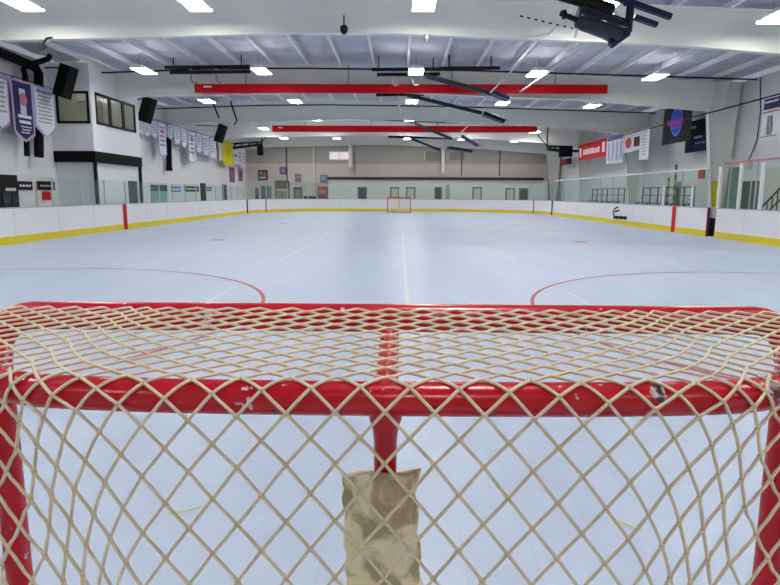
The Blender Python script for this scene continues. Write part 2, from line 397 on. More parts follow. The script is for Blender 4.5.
nb = boards(near_arc(-1) + near_arc(1)[::-1], 'white boards across the near end behind the camera')
for par, sx in ((left, -1), (r2, 1)):
    m = Off(par.location); x = sx*(BX-.013); yc = YC+(.22 if sx > 0 else 0)
    m.box(x-.006, x+.006, yc-.17, yc+.17, 0, 1.05); m.box(min(x, sx*(BX+.12)), max(x, sx*(BX+.12)), yc-.17, yc+.17, 1.08, 1.09)
    q = m.build('centre_stripe', M_redp, par); q['label'] = 'red centre line stripe on the boards'
for par, a, sx in ((gL, La, -1), (gL, Lb, -1), (gR, Ra, 1), (gR, Rb, 1)):
    m = Off(par.location); x = sx*(BX-BR+(BR-.02)*math.cos(a)); y = BY1-BR+(BR-.02)*math.sin(a); wd = .06 if a == La or a == Ra else .02
    m.box(x-wd, x+wd, y-.03, y+.03, 0, 1.08); m.build('gate_edge', M_black, par)
# open gate on the right: dark passage behind it
m = Off(r1.location); m.box(BX, BX+.1, gapR0, gapR0+.03, 0, 1.08); q = m.build('gate_edge', M_black, r1)
m = Off(r2.location); m.box(BX, BX+.1, gapR1-.04, gapR1, 0, 1.08); q = m.build('gate_edge', mat('edge_maroon', (96, 20, 30), .5), r2)
pb = atx(710, 232, BX+.5); m = MB(); m.box(BX+.32, BX+.88, pb.y-.48, pb.y+.58, .68, 1.06); single(m, 'storage_box', M_white, 'white box resting on the dark bin behind the open gate', 'box'); m = MB(); m.box(BX+.3, BX+.9, pb.y-.5, pb.y+.6, 0, .68); single(m, 'equipment_bin', M_tube, 'dark bin standing behind the open gate on the right', 'bin')
# emblem on the right boards: swoosh figure and a lettering bar
m = Off(r2.location); x = BX-.012
pts = [atx(a, b, BX-.014) for a, b in ((618, 207), (615, 208.6), (613.4, 211), (613.2, 214), (614.6, 216.5))]
m.tube(pts, .035, 6)
p = atx(617, 211, x); m.obox(p, (0, .35, -.05), (0, .02, .04), (.004, 0, 0))
for i in range(6):
    p = atx(615+i*2.1, 217.3+i*.12, x); m.obox(p, (0, .17 if i else .25, 0), (0, 0, .07+.015*(i % 2)), (.004, 0, 0))
q = m.build('emblem', M_blackm, r2); q['label'] = 'black curved emblem with small lettering'

def screen(path, z1, label, spacing=1.8, posts=True, solidposts=None):
    c = path[len(path)//2]; t = empty('glass_screen', (c[0], c[1], 1.08), label, 'glass screen'); o = t.location
    # resample path
    pts = [Vector((p[0], p[1])) for p in offs(path, .06)]; L = [0]
    for a, b in zip(pts[:-1], pts[1:]): L.append(L[-1]+(b-a).length)
    def pt(s):
        for i in range(len(pts)-1):
            if s <= L[i+1] or i == len(pts)-2:
                return pts[i].lerp(pts[i+1], (s-L[i])/max(1e-6, L[i+1]-L[i]))
    n = max(1, round(L[-1]/spacing))
    for k in range(n):
        a, b = pt(L[-1]*k/n), pt(L[-1]*(k+1)/n); d = (b-a).normalized(); nn = Vector((-d.y, d.x))*.006; a2, b2 = a+d*.03, b-d*.03
        m = Off(o); m.add([(p.x, p.y, z) for z in (1.08, z1) for p in (a2-nn, b2-nn, b2+nn, a2+nn)], [(0, 1, 5, 4), (1, 2, 6, 5), (2, 3, 7, 6), (3, 0, 4, 7), (4, 5, 6, 7), (3, 2, 1, 0)])
        m.build('pane', M_glass, t)
    for k in range(n+1):
        a = pt(L[-1]*k/n); m = Off(o); m.box(a.x-.02, a.x+.02, a.y-.02, a.y+.02, 1.08, z1+.01); m.build('post', M_steelg, t)
    return t
M_steelg = mat('post_grey', (178, 186, 184), .4)
M_postw = mat('post_white', (225, 226, 226), .5)
screen([(-BX, 20.6), (-BX, 46.3)], 2.0, 'glass screen on the left boards in front of the control booth', 1.9)
screen(arc(-1, 0, math.pi/2)+arc(1, 0, math.pi/2)[::-1], 2.45, 'tall glass screen around the far end of the rink', 2.0)
screen([(BX, gapR1+.3), (BX, 46.3)], 2.5, 'tall glass screen on the right boards beyond the open gate', 2.1)
screen([(BX, 8), (BX, gapR0-.2)], 2.62, 'tall glass screen on the right boards before the open gate', 2.2)
m = MB(); 
a = atx(604, 181, BX+.06); 
m.box(BX+.03, BX+.09, gapR1+.3, 46.5, 2.5, 2.56); single(m, 'top_rail', M_postw, 'white rail along the top of the right glass screen past the gate', 'rail')
m = MB(); m.box(BX+.03, BX+.09, 8, gapR0-.2, 2.62, 2.68); single(m, 'top_rail', mat('rail_pink', (190, 120, 120), .5), 'reddish rail on top of the nearest right glass screen', 'rail')
for i, px in enumerate((663, 692)):
    p = atx(px, 200, BX-.03); m = MB(); m.box(BX-.05, BX-.0, p.y-.06, p.y+.06, 1.08, atx(px, 186, BX-.03).z)
    single(m, 'white_post', M_postw, 'short white post on the right boards, %s the centre stripe' % ('left of' if i == 0 else 'right of'), 'post')
for i, (px, py) in enumerate(((722, 167), (743, 163), (765, 162))):
    p = atx(px, py, BX+.02); m = MB(); m.box(BX-.04, BX+.03, p.y-.07, p.y+.07, 1.08, p.z)
    single(m, 'white_post', M_postw, 'tall white post of the near right glass, ' + ('beside the open gate', 'second from the open gate', 'third from the open gate')[i], 'post')

# ---------------------------------------------------------------- hockey goal
def make_goal(label):
    t = empty('hockey_goal', (0, 0, 0), label, 'hockey goal')
    W, HC, HR = .958, 1.237, 1.2105
    Dp = [(0, -.51), (.30, -.507), (.47, -.497), (.58, -.482), (.665, -.445), (.73, -.36), (.79, -.26), (.87, -.14), (.958, 0)]
    def smooth(pts, it=2):
        for _ in range(it):
            q = [pts[0]]
            for a, b in zip(pts[:-1], pts[1:]):
                q += [(a[0]*.75+b[0]*.25, a[1]*.75+b[1]*.25), (a[0]*.25+b[0]*.75, a[1]*.25+b[1]*.75)]
            q.append(pts[-1]); pts = q
        return pts
    D = smooth(Dp); S = [0]
    for a, b in zip(D[:-1], D[1:]): S.append(S[-1]+math.hypot(b[0]-a[0], b[1]-a[1]))
    UE = S[-1]
    def dpt(u):                        # point and outward normal on the D-shaped path
        s = -1 if u < 0 else 1; a = min(abs(u), UE); i = 0
        while i < len(S)-2 and S[i+1] < a: i += 1
        f = (a-S[i])/(S[i+1]-S[i]); p = (D[i][0]+(D[i+1][0]-D[i][0])*f, D[i][1]+(D[i+1][1]-D[i][1])*f)
        i0 = max(i-1, 0); i1 = min(i+2, len(D)-1); tx, ty = D[i1][0]-D[i0][0], D[i1][1]-D[i0][1]; l = math.hypot(tx, ty)
        if a < .03: tx, ty, l = 1, 0, 1
        return Vector((s*p[0], p[1], 0)), Vector((s*ty/l, -tx/l, 0))
    # mouth: posts and crossbar
    RC = .10
    for s in (-1, 1):
        m = MB(); m.tube([(s*W, 0, 0), (s*W, 0, .5), (s*W, 0, HC-RC)], .031, 20); m.build('post', M_goal, t)
    m = MB(); pts = [(-W, 0, HC-RC)]+[(-W+RC-RC*math.cos(a*D2), 0, HC-RC+RC*math.sin(a*D2)) for a in range(15, 91, 15)]
    pts += [(x, 0, HC) for x in (-.6, -.3, 0, .3, .6)]+[(-p[0], 0, p[2]) for p in pts[::-1]]
    m.tube(pts, .034, 20); m.build('crossbar', M_goal, t)
    m = MB(); n = 60; m.tube([(p.x, p.y, HR+(HC-.045-HR)*abs(k*2/n-1)**6) for k in range(n+1) for p in (dpt(UE*(k*2/n-1))[0],)], .0275, 18); m.build('rear_rail', M_goal, t)
    m = MB(); m.tube([(.0, -.02, HC-.02), (.0, -.50, HR)], .021, 14); m.build('top_bar', M_goal, t)
    m = MB(); m.tube([(.0, -.505, HR), (.0, -.505, HR-.035), (.0, -.502, HR-.05), (.0, -.50, HR-.075), (.0, -.50, .0)], .018, 16, rad=[.03, .026, .021, .0185, .0185]); m.build('centre_post', M_goal, t)
    def bofs(u, tt): return .105*tt*(1-(abs(u)/UE)**3)
    m = MB(); n = 60; pts = []
    for k in range(n+1):
        u = UE*(k*2/n-1); p, nn = dpt(u); pts.append(p+nn*bofs(u, 1.2)+Vector((0, 0, .025)))
    m.tube(pts, .024, 12); q = m.build('base_frame', M_tubew, t); q['label'] = 'dark pipe lying on the floor'
    # canvas sleeve, tilted crumpled top edge
    m = MB(); na, nh = 48, 60; vs = []
    for j in range(nh+1):
        h = .03+(1.08-.03)*j/nh
        for i in range(na):
            a = 2*math.pi*i/na
            r = 1+.05*math.sin(h*41+a*2)*math.sin(h*13)+.05*math.sin(a*5+h*17)+.045*math.sin(a*9-h*63)+.05*math.sin(h*95+a*3)
            fl = max(0, (h-1.0)/.08); r += .10*fl*fl*(1 if math.cos(a) < 0 else .3)
            z = h + (h > 1.0)*fl*(-.018*math.sin(a)+.006*math.sin(3*a+1)+.005*math.cos(a))
            vs.append((-.006+.0595*r*math.cos(a)+.003*math.sin(h*9), -.50+.043*r*math.sin(a), z))
    fs = [(j*na+i, j*na+(i+1) % na, (j+1)*na+(i+1) % na, (j+1)*na+i) for j in range(nh) for i in range(na)]
    for q, (rx, ry, dz) in enumerate(((.04, .03, .004), (.0195, .0195, -.004))):
        vs += [(-.004+rx*math.cos(2*math.pi*i/na), -.50+ry*math.sin(2*math.pi*i/na), 1.08+dz-.012*math.sin(2*math.pi*i/na)) for i in range(na)]
        fs += [((nh+q)*na+i, (nh+q)*na+(i+1) % na, (nh+q+1)*na+(i+1) % na, (nh+q+1)*na+i) for i in range(na)]
    m.add(vs, fs, 0, True); pad = m.build('pad_sleeve', M_canvas, t); pad['label'] = 'cream canvas padding around the centre post'
    # ---- netting
    RT = .0029
    ROWS = [.006]+[.478-.0262*(17-j) for j in range(18)]+[.488+v for v in (.020, .0588, .099, .139, .185, .2285, .272, .318)]
    while len(ROWS) < 60: ROWS.append(ROWS[-1]+.0445)
    JR = 19                            # first row lying on the rear rail
    def row(j):
        lo = max(0, min(int(j), 58)); return ROWS[lo]+(ROWS[lo+1]-ROWS[lo])*(j-lo)
    steps = [0]
    for i in range(1, 60):
        steps.append(steps[-1] + (.038 if i <= 8 else .0365 if i <= 12 else .035 if i <= 14 else .026 if i <= 16 else .020 if i <= 18 else .032))
    def ui(i):
        a = abs(i); lo = int(a); v = steps[min(lo, 58)]+(steps[min(lo+1, 59)]-steps[min(lo, 58)])*(a-lo)
        return math.copysign(v, i)
    TOPL = .488                        # from crossbar to rail
    def droop(u): return .2*min(abs(u), .62)**2
    def sst(a, b, x): x = max(0, min(1, (x-a)/(b-a))); return x*x*(3-2*x)
    ARC = math.pi/2*.0311
    def surf_top(x, s):                # s from the crossbar backwards
        f = s/TOPL; sag = .004*math.sin(math.pi*min(1, max(0, f)))
        return Vector((x, -.022-s, HC+.027+(HR+.0311-HC-.027)*f-sag))
    def surf_back(u, tt):              # tt = 0 on top of the rail, going over it and down
        t2 = max(0, tt-ARC)
        k = .36*sst(.36, .60, abs(u))*(1-sst(.72, 1.1, abs(u)))
        uu = u - math.copysign(k*.6*(1-math.exp(-t2/.6)), u)
        p, nn = dpt(uu)
        if tt < ARC:
            a = tt/.0311; return p + nn*(.0311*math.sin(a)) + Vector((0, 0, HR+.0311*math.cos(a)))
        return p + nn*(.0311+bofs(uu, t2)+.0*t2) + Vector((0, 0, HR-t2))
    TMAX = HR-.03+ARC
    def rail_s(x):                     # s at which the rail lies for this x
        a = abs(x)
        for (x0, y0), (x1, y1) in zip(D[:-1], D[1:]):
            if x0 <= a <= x1: y = y0+(y1-y0)*(a-x0)/(x1-x0); return -.022-y
        return -1
    def seg_line(m, fn, a, b, n, knots):
        P = lambda k: fn(a[0]+(b[0]-a[0])*k/n, a[1]+(b[1]-a[1])*k/n)
        def edge(g, h):                # g inside, h outside: the last inside point
            for _ in range(9):
                c = (g+h)/2
                if P(c) is None: h = c
                else: g = c
            return P(g)
        pts = []; prev = None
        for k in range(n+1):
            p = P(k)
            if p is None:
                if prev is not None:
                    pts.append(edge(k-1, k))
                    if len(pts) > 1: m.tube(pts, RT, 5, caps=False)
                pts = []
            else:
                if prev is None and k: pts = [edge(k, k-1)]
                pts.append(p)
            prev = p
        if len(pts) > 1: m.tube(pts, RT, 5, caps=False)
    def bend(j, w_=.75): lo = math.floor(j); f = j-lo; return lo+f+(f*f*(3-2*f)-f)*w_
    def ftop(i, j):
        x = ui(i); s = row(bend(j, .75*(1-.8*sst(.2, .5, abs(x))))); s += (droop(x)-min(.04, TOPL-rail_s(x)))*sst(.15, TOPL-.03, s)
        if abs(x) > W-.02 or s > rail_s(x)+.002: return None
        return surf_top(x, s)
    def fback(i, j):
        u = ui(i)
        if abs(u) > UE-.005: return None
        tt = row(j)+droop(u)-TOPL
        if tt < 0 or tt > TMAX: return None
        return surf_back(u, tt)
    IM = 60
    m = MB(); sub = 8
    for c in range(-IM, IM+1, 2):
        for sg in (1, -1): seg_line(m, ftop, (c, 0), (c+sg*JR, JR), JR*sub, True)
    m.build('top_netting', M_net, t)
    m = MB(); JN = 50; sub = 4
    for c in range(-IM-JN, IM+JN+1, 2):
        for sg in (1, -1):
            def g(i, j):
                return fback(i, j) if abs(i) < IM-2 else None
            seg_line(m, g, (c, 0), (c+sg*JN, JN), JN*sub, True)
    for i in range(-IM+3, IM-2):
        for j in range(JR-2, JN):
            if (i+j) % 2 == 0:
                p = fback(i, j)
                if p: m.blob(p, RT*1.9, 1)
    m.build('back_netting', [M_net, mat('net_knot', (212, 190, 152), .85)], t)
    return t
M_tubew = mat('base_pipe', (70, 20, 28), .5)
goal = make_goal('large red-framed goal with beige netting and canvas-padded centre post, filling the foreground')
goal.location = (0.0, 1.44, 0)
fg = copy_tree(goal); fg.location = (0, 51.2, 0); fg.rotation_euler = (0, 0, math.pi)
fg['label'] = 'small distant red goal standing before the far boards'

# ---------------------------------------------------------------- control booth
b0 = atx(55, 200, XL).y
t = empty('control_booth', (-13.45, 28, 0), 'white upstairs control booth jutting from the left wall with dark band', 'booth'); o = t.location
BXF = -12.6; Y0 = at(93, 200, 25.8).y; Y1 = 30.4
m = Off(o); zb = at(75, 151, Y0).z; zb0 = at(75, 162, Y0).z
# front face and side face with window openings
wz0, wz1 = at(70, 123.5, Y0).z, at(70, 91, Y0).z
fx0, fx1 = at(56.5, 110, Y0).x, at(89.5, 110, Y0).x
T = roof(-13)+.02
m.box(XL, BXF, Y0, Y0+.1, zb, wz0); m.box(XL, BXF, Y0, Y0+.1, wz1, T); m.box(XL, fx0, Y0, Y0+.1, wz0, wz1); m.box(fx1, BXF, Y0, Y0+.1, wz0, wz1)
sy0, sy1 = atx(95.5, 110, BXF).y, atx(135, 118, BXF).y
sz0, sz1 = atx(96, 124, BXF).z, atx(96, 92.5, BXF).z
Ya, Yb = Y0+.1, Y1-.1
m.box(BXF-.1, BXF, Ya, Yb, zb, sz0); m.box(BXF-.1, BXF, Ya, Yb, sz1, T); m.box(BXF-.1, BXF, Ya, max(Ya+.01, sy0), sz0, sz1); m.box(BXF-.1, BXF, sy1, Yb, sz0, sz1)
m.box(XL, BXF, Y1-.1, Y1, zb, T)
m.build('upper_wall', M_booth, t)
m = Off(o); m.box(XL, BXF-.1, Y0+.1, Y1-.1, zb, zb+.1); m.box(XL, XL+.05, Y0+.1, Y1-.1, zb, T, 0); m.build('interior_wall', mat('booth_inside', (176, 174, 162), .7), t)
m = Off(o); m.box(-13.7, -13.2, 27, 29.2, T-.14, T-.1); m.build('added_glow_panel', mat('added_glow', (255, 250, 240), .5, emit=(255, 244, 220), estr=2.5), t)  # glowing panel added to brighten the booth inside; no lamp is seen there
m = Off(o); m.box(XL, BXF+.04, Y0-.04, Y1+.04, zb0, zb); m.build('fascia_band', M_blackm, t)
m = Off(o); m.box(XL, BXF-.12, Y0+.15, Y1-.1, 0, zb0); m.build('lower_wall', M_booth, t)
m = Off(o); m.box(BXF-.1, BXF+.02, Y0, Y0+.12, 0, zb0); m.build('corner_post', M_black, t)
m = Off(o); m.box(BXF-.1, BXF+.02, Y1-.12, Y1, 0, zb0); m.build('corner_post', M_black, t)
def wframe_y(t, o, x0, x1, Y, z0, z1, w=.1):
    m = Off(o); m.box(x0, x1, Y-.03, Y+.03, z0, z0+w); m.box(x0, x1, Y-.03, Y+.03, z1-w, z1); m.box(x0, x0+w, Y-.03, Y+.03, z0, z1); m.box(x1-w, x1, Y-.03, Y+.03, z0, z1)
    f = m.build('window_frame', M_black, t); m = Off(o); m.box(x0+w, x1-w, Y-.005, Y+.005, z0+w, z1-w); m.build('pane', M_wing, f)
M_wing = glass(); M_wing.name = 'booth_glass'; M_wing.node_tree.nodes['Principled BSDF'].inputs['Base Color'].default_value = (.12, .13, .13, 1); M_wing.node_tree.nodes['Principled BSDF'].inputs['Roughness'].default_value = .08
wframe_y(t, o, fx0, fx1, Y0, wz0, wz1)
n = 3
for k in range(n):
    a, b = sy0+(sy1-sy0)*k/n, sy0+(sy1-sy0)*(k+1)/n; w_ = .11
    m = Off(o); m.box(BXF-.03, BXF+.03, a, b, sz0, sz0+w_); m.box(BXF-.03, BXF+.03, a, b, sz1-w_, sz1); m.box(BXF-.03, BXF+.03, a, a+w_, sz0, sz1); m.box(BXF-.03, BXF+.03, b-w_, b, sz0, sz1)
    f = m.build('window_frame', M_black, t); m = Off(o); m.box(BXF-.005, BXF+.005, a+w_, b-w_, sz0+w_, sz1-w_); m.build('pane', M_wing, f)
m = Off(o); yd0, yd1 = atx(129, 190, BXF-.1).y, atx(137, 190, BXF-.1).y
m.box(BXF-.14, BXF-.08, yd0, min(yd1, Y1-.15), 0, atx(131, 181, BXF-.1).z); m.build('doorway', M_dark, t)

# ---------------------------------------------------------------- loudspeakers
def speaker(px0, py0, px1, py1, Y, w_, d_, label):
    a, b = at(px0, py0, Y), at(px1, py1, Y); ax = (a-b); h = ax.length/2; ax.normalize(); c = (a+b)/2
    t = empty('loudspeaker', c-Vector((0, 0, h)), label, 'loudspeaker'); o = t.location
    r = Vector((1, -.25, 0)); r = (r-ax*r.dot(ax)).normalized(); f = ax.cross(r).normalized()
    m = Off(o); m.obox(c, r*w_/2, f*d_/2, ax*h); m.build('cabinet', M_blackm, t)
    s = 1 if f.y < 0 else -1
    m = Off(o); m.obox(c+f*s*d_/2, r*w_*.44, f*.012, ax*h*.94); m.build('grille', M_black, t)
    m = Off(o); m.tube([c+ax*h*.5, c+Vector((-.3, .2, h*.9)), Vector((XL+.05 if Y > 30 else XL+.3, c.y+.5, c.z+h))], .03, 8); m.build('bracket', M_black, t)
    return t
speaker(69.5, 66, 61.5, 97, 24.6, .5, .45, 'large tilted black loudspeaker hanging before the booth window at left')
speaker(150.5, 98, 144, 122, 32.5, .55, .45, 'tilted black loudspeaker right behind the control booth')
speaker(223.5, 125, 218, 142, 43.5, .5, .4, 'farthest black loudspeaker, just above the yellow banner')

# ---------------------------------------------------------------- wires and banners
WXL, WXR = -13.75, 13.36
WIRES = []
def wire(x, pts, label, r=.015, mt=None):
    WIRES.append((x, [tuple(p) for p in pts])); m = MB(); m.tube(pts, r, 6); return single(m, 'banner_wire', mt or M_black, label, 'wire')
wire(WXL, [atx(-30, 62.8, WXL), atx(0, 72.5, WXL), atx(54, 89.2, WXL)], 'dark wire holding the near left banners beside the booth')
wire(WXL, [atx(141, 115.5, WXL), atx(190, 130, WXL), atx(246, 147.5, WXL)], 'dark wire holding the row of banners past the booth on the left')
wire(WXR, [atx(800, 88.5, WXR), atx(718, 110.5, WXR), atx(640, 131, WXR), atx(580, 146.5, WXR)], 'black wire sagging along the right wall above the banners', .03)
C = {}
def cm(rgb): 
    k = 'cloth_%d_%d_%d' % rgb
    return mat(k, rgb, .8)
def banner(X, px0, px1, top, bot, label, bg, marks=(), pointed=0, border=None, wallx=None, name='banner', cat='banner', group=None, tilt=0):
    """hangs in the plane X; px0/px1 its screen extent, top/bot heights in pixels measured at px0 side"""
    a = atx(px0, top, X); b = atx(px1, top+tilt, X); z1 = a.z; z0 = atx(px0, bot, X).z
    y0, y1 = sorted((a.y, b.y)); W = y1-y0; H = z1-z0
    t = empty(name, (X, (y0+y1)/2, z0), label, cat, group); o = t.location
    s = 1 if X < 0 else -1             # towards the rink
    def P(u, v, d=0): # u across 0..1 left to right seen from the rink, v down 0..1
        yy = y0+W*u if X < 0 else y1-W*u
        return Vector((X+s*d+s*.012*math.sin(u*9+v*2), yy, z1-H*v))
    def cloth(m, u0, u1, v0, v1, d, mi=0, pt=0, inset=0):
        n = 8; vs = []
        for i in range(n+1):
            u = u0+(u1-u0)*i/n; vb = v1 + (pt*(1-abs(2*(u-u0)/(u1-u0)-1)) if pt else 0)
            vs += [P(u, v0, d), P(u, (v0+vb)/2, d), P(u, vb, d)]
        k = len(vs); vs += [v-Vector((s*.006, 0, 0)) for v in vs]
        fs = []
        for i in range(n):
            for j in range(2):
                q = i*3+j; fs += [(q, q+1, q+4, q+3), (k+q+3, k+q+4, k+q+1, k+q)]
            fs += [(i*3, i*3+3, k+i*3+3, k+i*3), (i*3+2, k+i*3+2, k+i*3+5, i*3+5)]
        fs += [(0, k, k+1, 1), (1, k+1, k+2, 2), (n*3, n*3+1, k+n*3+1, k+n*3), (n*3+1, n*3+2, k+n*3+2, k+n*3+1)]
        m.add(vs, fs, mi)
    if wallx is not None:
        for u in (.1, .9):
            q = P(u, .03); m = Off(o); m.tube([q, (wallx, q.y, q.z)], .02, 6); m.build('bracket', M_black, t)
    for wx, wp in WIRES:
        if abs(wx-X) > .01: continue
        for u in (.12, .88):
            q = P(u, 0); m = Off(o)
            for a_, b_ in zip(wp[:-1], wp[1:]):
                if min(a_[1], b_[1]) <= q.y <= max(a_[1], b_[1]):
                    zw = a_[2]+(b_[2]-a_[2])*(q.y-a_[1])/(b_[1]-a_[1])
                    m.tube([(X, q.y, min(zw, z1)-.03), (X, q.y, max(zw, z1)+.03)], .008, 5)
                    m.build('tie', M_black, t); break
    m = Off(o); v1 = 1-pointed
    cloth(m, 0, 1, 0, v1, 0, 0, pointed); m.build('cloth', cm(border or bg), t)
    if border:
        m = Off(o); cloth(m, .09, .91, .04, v1-.045, .01, 0, pointed); m.build('field', cm(bg), t)
    cols = {}
    for (kind, u0, u1, va, vb, rgb) in marks:
        cols.setdefault(rgb, []).append((kind, u0, u1, va, vb))
    for li, (rgb, L) in enumerate(cols.items()):
        m = Off(o); dd = .02+.012*li
        for kind, u0, u1, va, vb in L:
            if kind == 'r': cloth(m, u0, u1, va, vb, dd)
            elif kind == 't':      # a line of small lettering
                u = u0; rr = random.Random(int(va*1000))
                while u < u1:
                    w_ = .03+.04*rr.random(); cloth(m, u, min(u1, u+w_), va+(vb-va)*.3*rr.random(), vb, dd); u += w_+.02
            elif kind == 'e':
                cu, cv, ru, rv = (u0+u1)/2, (va+vb)/2, (u1-u0)/2, (vb-va)/2
                vs = [P(cu+ru*math.cos(q*math.pi/12), cv+rv*math.sin(q*math.pi/12), dd) for q in range(24)]
                vs2 = [v+Vector((s*.006, 0, 0)) for v in vs]
                m.add(vs+vs2, [tuple(range(24)), tuple(range(47, 23, -1))]+[(q, (q+1) % 24, (q+1) % 24+24, q+24) for q in range(24)])
        m.build('print', cm(rgb), t)
    return t
g1, g2 = (150, 150, 160), (120, 120, 150)
lines = lambda a, b, n, c, u0=.2, u1=.8: [('t', u0+.05*(k % 2), u1-.05*(k % 3), a+(b-a)*k/n, a+(b-a)*(k+.5)/n, c) for k in range(n)]
NAVY = (36, 28, 84)
banner(WXL, -12, 6.5, 73, 128, 'leftmost white pennant banner cut off by the photo edge', (222, 224, 230), lines(.08, .7, 7, g1), .16, (150, 150, 190))
banner(WXL, 9, 31, 76.5, 140, 'navy pennant banner with pink border and white figure on the left wire', NAVY,
       [('r', .36, .62, .14, .24, (200, 205, 225)), ('e', .34, .66, .2, .42, (190, 110, 130)), ('r', .38, .62, .36, .55, (200, 205, 225)),
        ('r', .2, .78, .56, .61, (225, 225, 235)), ('r', .24, .74, .65, .70, (225, 225, 235))]+lines(.74, .88, 3, (215, 215, 230), .28, .74), .13, (176, 150, 186))
banner(WXL, 31.5, 53, 83.5, 136, 'white pennant banner with lilac border next to the loudspeaker', (220, 223, 228),
       lines(.1, .74, 9, g1, .15, .85)+[('t', .15, .85, .06, .12, g2)], .2, (168, 168, 205))
W0 = (222, 224, 232)
seq = [(136.5, 142.5, 117.5, 133, 0, 'small white banner half hidden by the second loudspeaker'), (143, 149.2, 119, 136, .15, 'small white banner just right of the second loudspeaker'),
       (150, 156.3, 119.5, 137.5, .15, 'small white banner, second past the second loudspeaker'), (157, 165.5, 120.5, 156, .06, 'first long white banner on the left wall wire'),
       (167, 172.4, 124, 139, .15, 'small white banner above the black hanging duct'), (173.2, 179.5, 125, 144, .15, 'small white banner just right of the black hanging duct'),
       (180.2, 186.5, 127.5, 147, .15, 'small white banner left of the second long banner'), (187.2, 194.5, 129.5, 163, .06, 'second long white banner on the left wall wire'),
       (195.2, 201, 132, 153, .15, 'small white banner just right of the second long banner'), (201.8, 208, 134, 156, .15, 'small white banner, third before the yellow banner'),
       (209, 215.5, 136.5, 158, 0, 'square-ended white banner left of the farthest loudspeaker')]
for i, (a, b, tp, bt, pt, lb) in enumerate(seq):
    banner(WXL, a, b, tp, bt, lb, W0, lines(.12, .75, 5, (140+8*(i % 3), 140, 168))+([('e', .3, .7, .2, .34, (206, 120, 120))] if i in (3, 7) else []), pt, (150, 154, 196), group='pennants past the booth')
banner(WXL, 218.5, 222, 142, 160, 'narrow beige banner under the farthest loudspeaker', (214, 200, 190))
banner(WXL, 222.6, 232.5, 140, 164, 'bright yellow banner on the left wall wire', (232, 214, 20), [('e', .4, .62, .3, .7, (205, 180, 20))])
banner(WXL, 233.5, 237, 149, 164, 'narrow white banner with red figure past the yellow banner', (214, 214, 222), [('e', .2, .8, .3, .5, (190, 40, 70))])
banner(WXL, 237.6, 241.5, 149, 165, 'white banner near the far left corner', (205, 206, 216), lines(.2, .8, 4, g2))
banner(WXL, 242, 245.5, 149, 167, 'last white banner before the far left corner', (208, 208, 214), lines(.2, .8, 4, g2))
# posters on the left wall
XP = XL+.02
banner(XP, 229, 234.5, 167, 182, 'purple and maroon poster on the left wall, nearer one', (128, 88, 118), [('e', .2, .8, .2, .7, (160, 100, 110))], name='poster', cat='poster')
banner(XP, 238, 242.5, 168, 181, 'purple oval poster on the left wall near the corner', (150, 110, 140), [('e', .2, .8, .2, .8, (120, 70, 110))], name='poster', cat='poster')
# right wire banners
banner(WXR, 764, 784, 97.5, 141, 'white banner with navy top and drawn figure at right edge', (222, 222, 226),
       [('r', .08, .99, .06, .3, (28, 34, 84)), ('t', .15, .8, .1, .16, (210, 210, 220)), ('t', .1, .9, .34, .38, (190, 60, 70)), ('r', .35, .55, .45, .62, (140, 145, 165)), ('r', .33, .42, .62, .86, (140, 145, 165)), ('r', .5, .58, .62, .86, (140, 145, 165)), ('r', .1, .9, .9, .92, (120, 120, 130))])
banner(14.45, 687, 709, 122.5, 153, 'dark navy banner with white lettering half hidden by the column', (24, 30, 62), [('t', .1, .45, .18, .25, (200, 200, 210)), ('t', .4, .8, .5, .58, (200, 200, 210)), ('t', .5, .9, .7, .76, (130, 160, 220))], wallx=XR)
banner(WXR, 664.5, 692.5, 110, 145, 'black banner with blue and magenta round emblem', (16, 16, 22), [('e', .3, .72, .02, .82, (60, 120, 220)), ('e', .33, .69, .08, .76, (38, 70, 180)), ('t', .2, .76, .34, .5, (190, 60, 160)), ('t', .3, .66, .52, .6, (190, 60, 160))])
banner(WXR, 641, 650, 129.5, 160, 'narrow white banner nearest the black emblem banner', (226, 228, 232), lines(.1, .9, 8, (170, 175, 190)))
banner(WXR, 634, 640.8, 132, 150.5, 'white banner with dark square picture', (226, 226, 230), [('r', .15, .95, .3, .8, (78, 34, 38))])
banner(WXR, 625.5, 633.6, 133.5, 153, 'white banner with orange-red round picture', (226, 226, 230), [('e', .15, .85, .25, .8, (206, 80, 50))])
banner(WXR, 607.5, 624.3, 136.5, 164.5, 'white banner with blue-grey columns beside the red banner', (222, 224, 232), [('r', .05, .95, .02, .2, (110, 120, 170))]+[('r', .08+.24*k, .2+.24*k, .26, .9, (170, 178, 205)) for k in range(4)])
banner(WXR, 579, 607, 145, 161, 'long red banner with white lettering on the right', (200, 22, 40), [('t', .2, .8, .36, .7, (236, 226, 228)), ('r', .05, .13, .25, .8, (236, 226, 228)), ('r', .87, .95, .2, .75, (236, 226, 228))], tilt=-6.5)

# ---------------------------------------------------------------- black ducts on the left wall
XD = XL+.35
m = MB(); m.tube([atx(-40, 41, XD), atx(0, 52.5, XD), atx(28, 64, XD), atx(35, 67.5, XD), atx(38.5, 73, XD), atx(39, 157, XD)], .17, 14)
single(m, 'air_duct', M_blackm, 'thick black duct running along the left wall and dropping behind the banners', 'duct')
m = MB(); m.tube([atx(50, 55, XD+.3), atx(48, 59, XD+.25), atx(35, 63, XD+.4), atx(26, 66, XD), atx(23.5, 70, XD), atx(25, 75, XD), atx(27, 156, XD)], .1, 12)
single(m, 'air_duct', M_blackm, 'thinner black duct bending down left of the thick one', 'duct')
m = MB(); m.tube([atx(168.5, 138, XD-.1), atx(169.3, 169, XD-.1)], .17, 12); m.tube([atx(169.3, 168, XD-.1), atx(169.3, 170.5, XD-.1)], .2, 12)
single(m, 'hanging_duct', M_blackm, 'black vertical duct among the left wall pennants', 'duct')
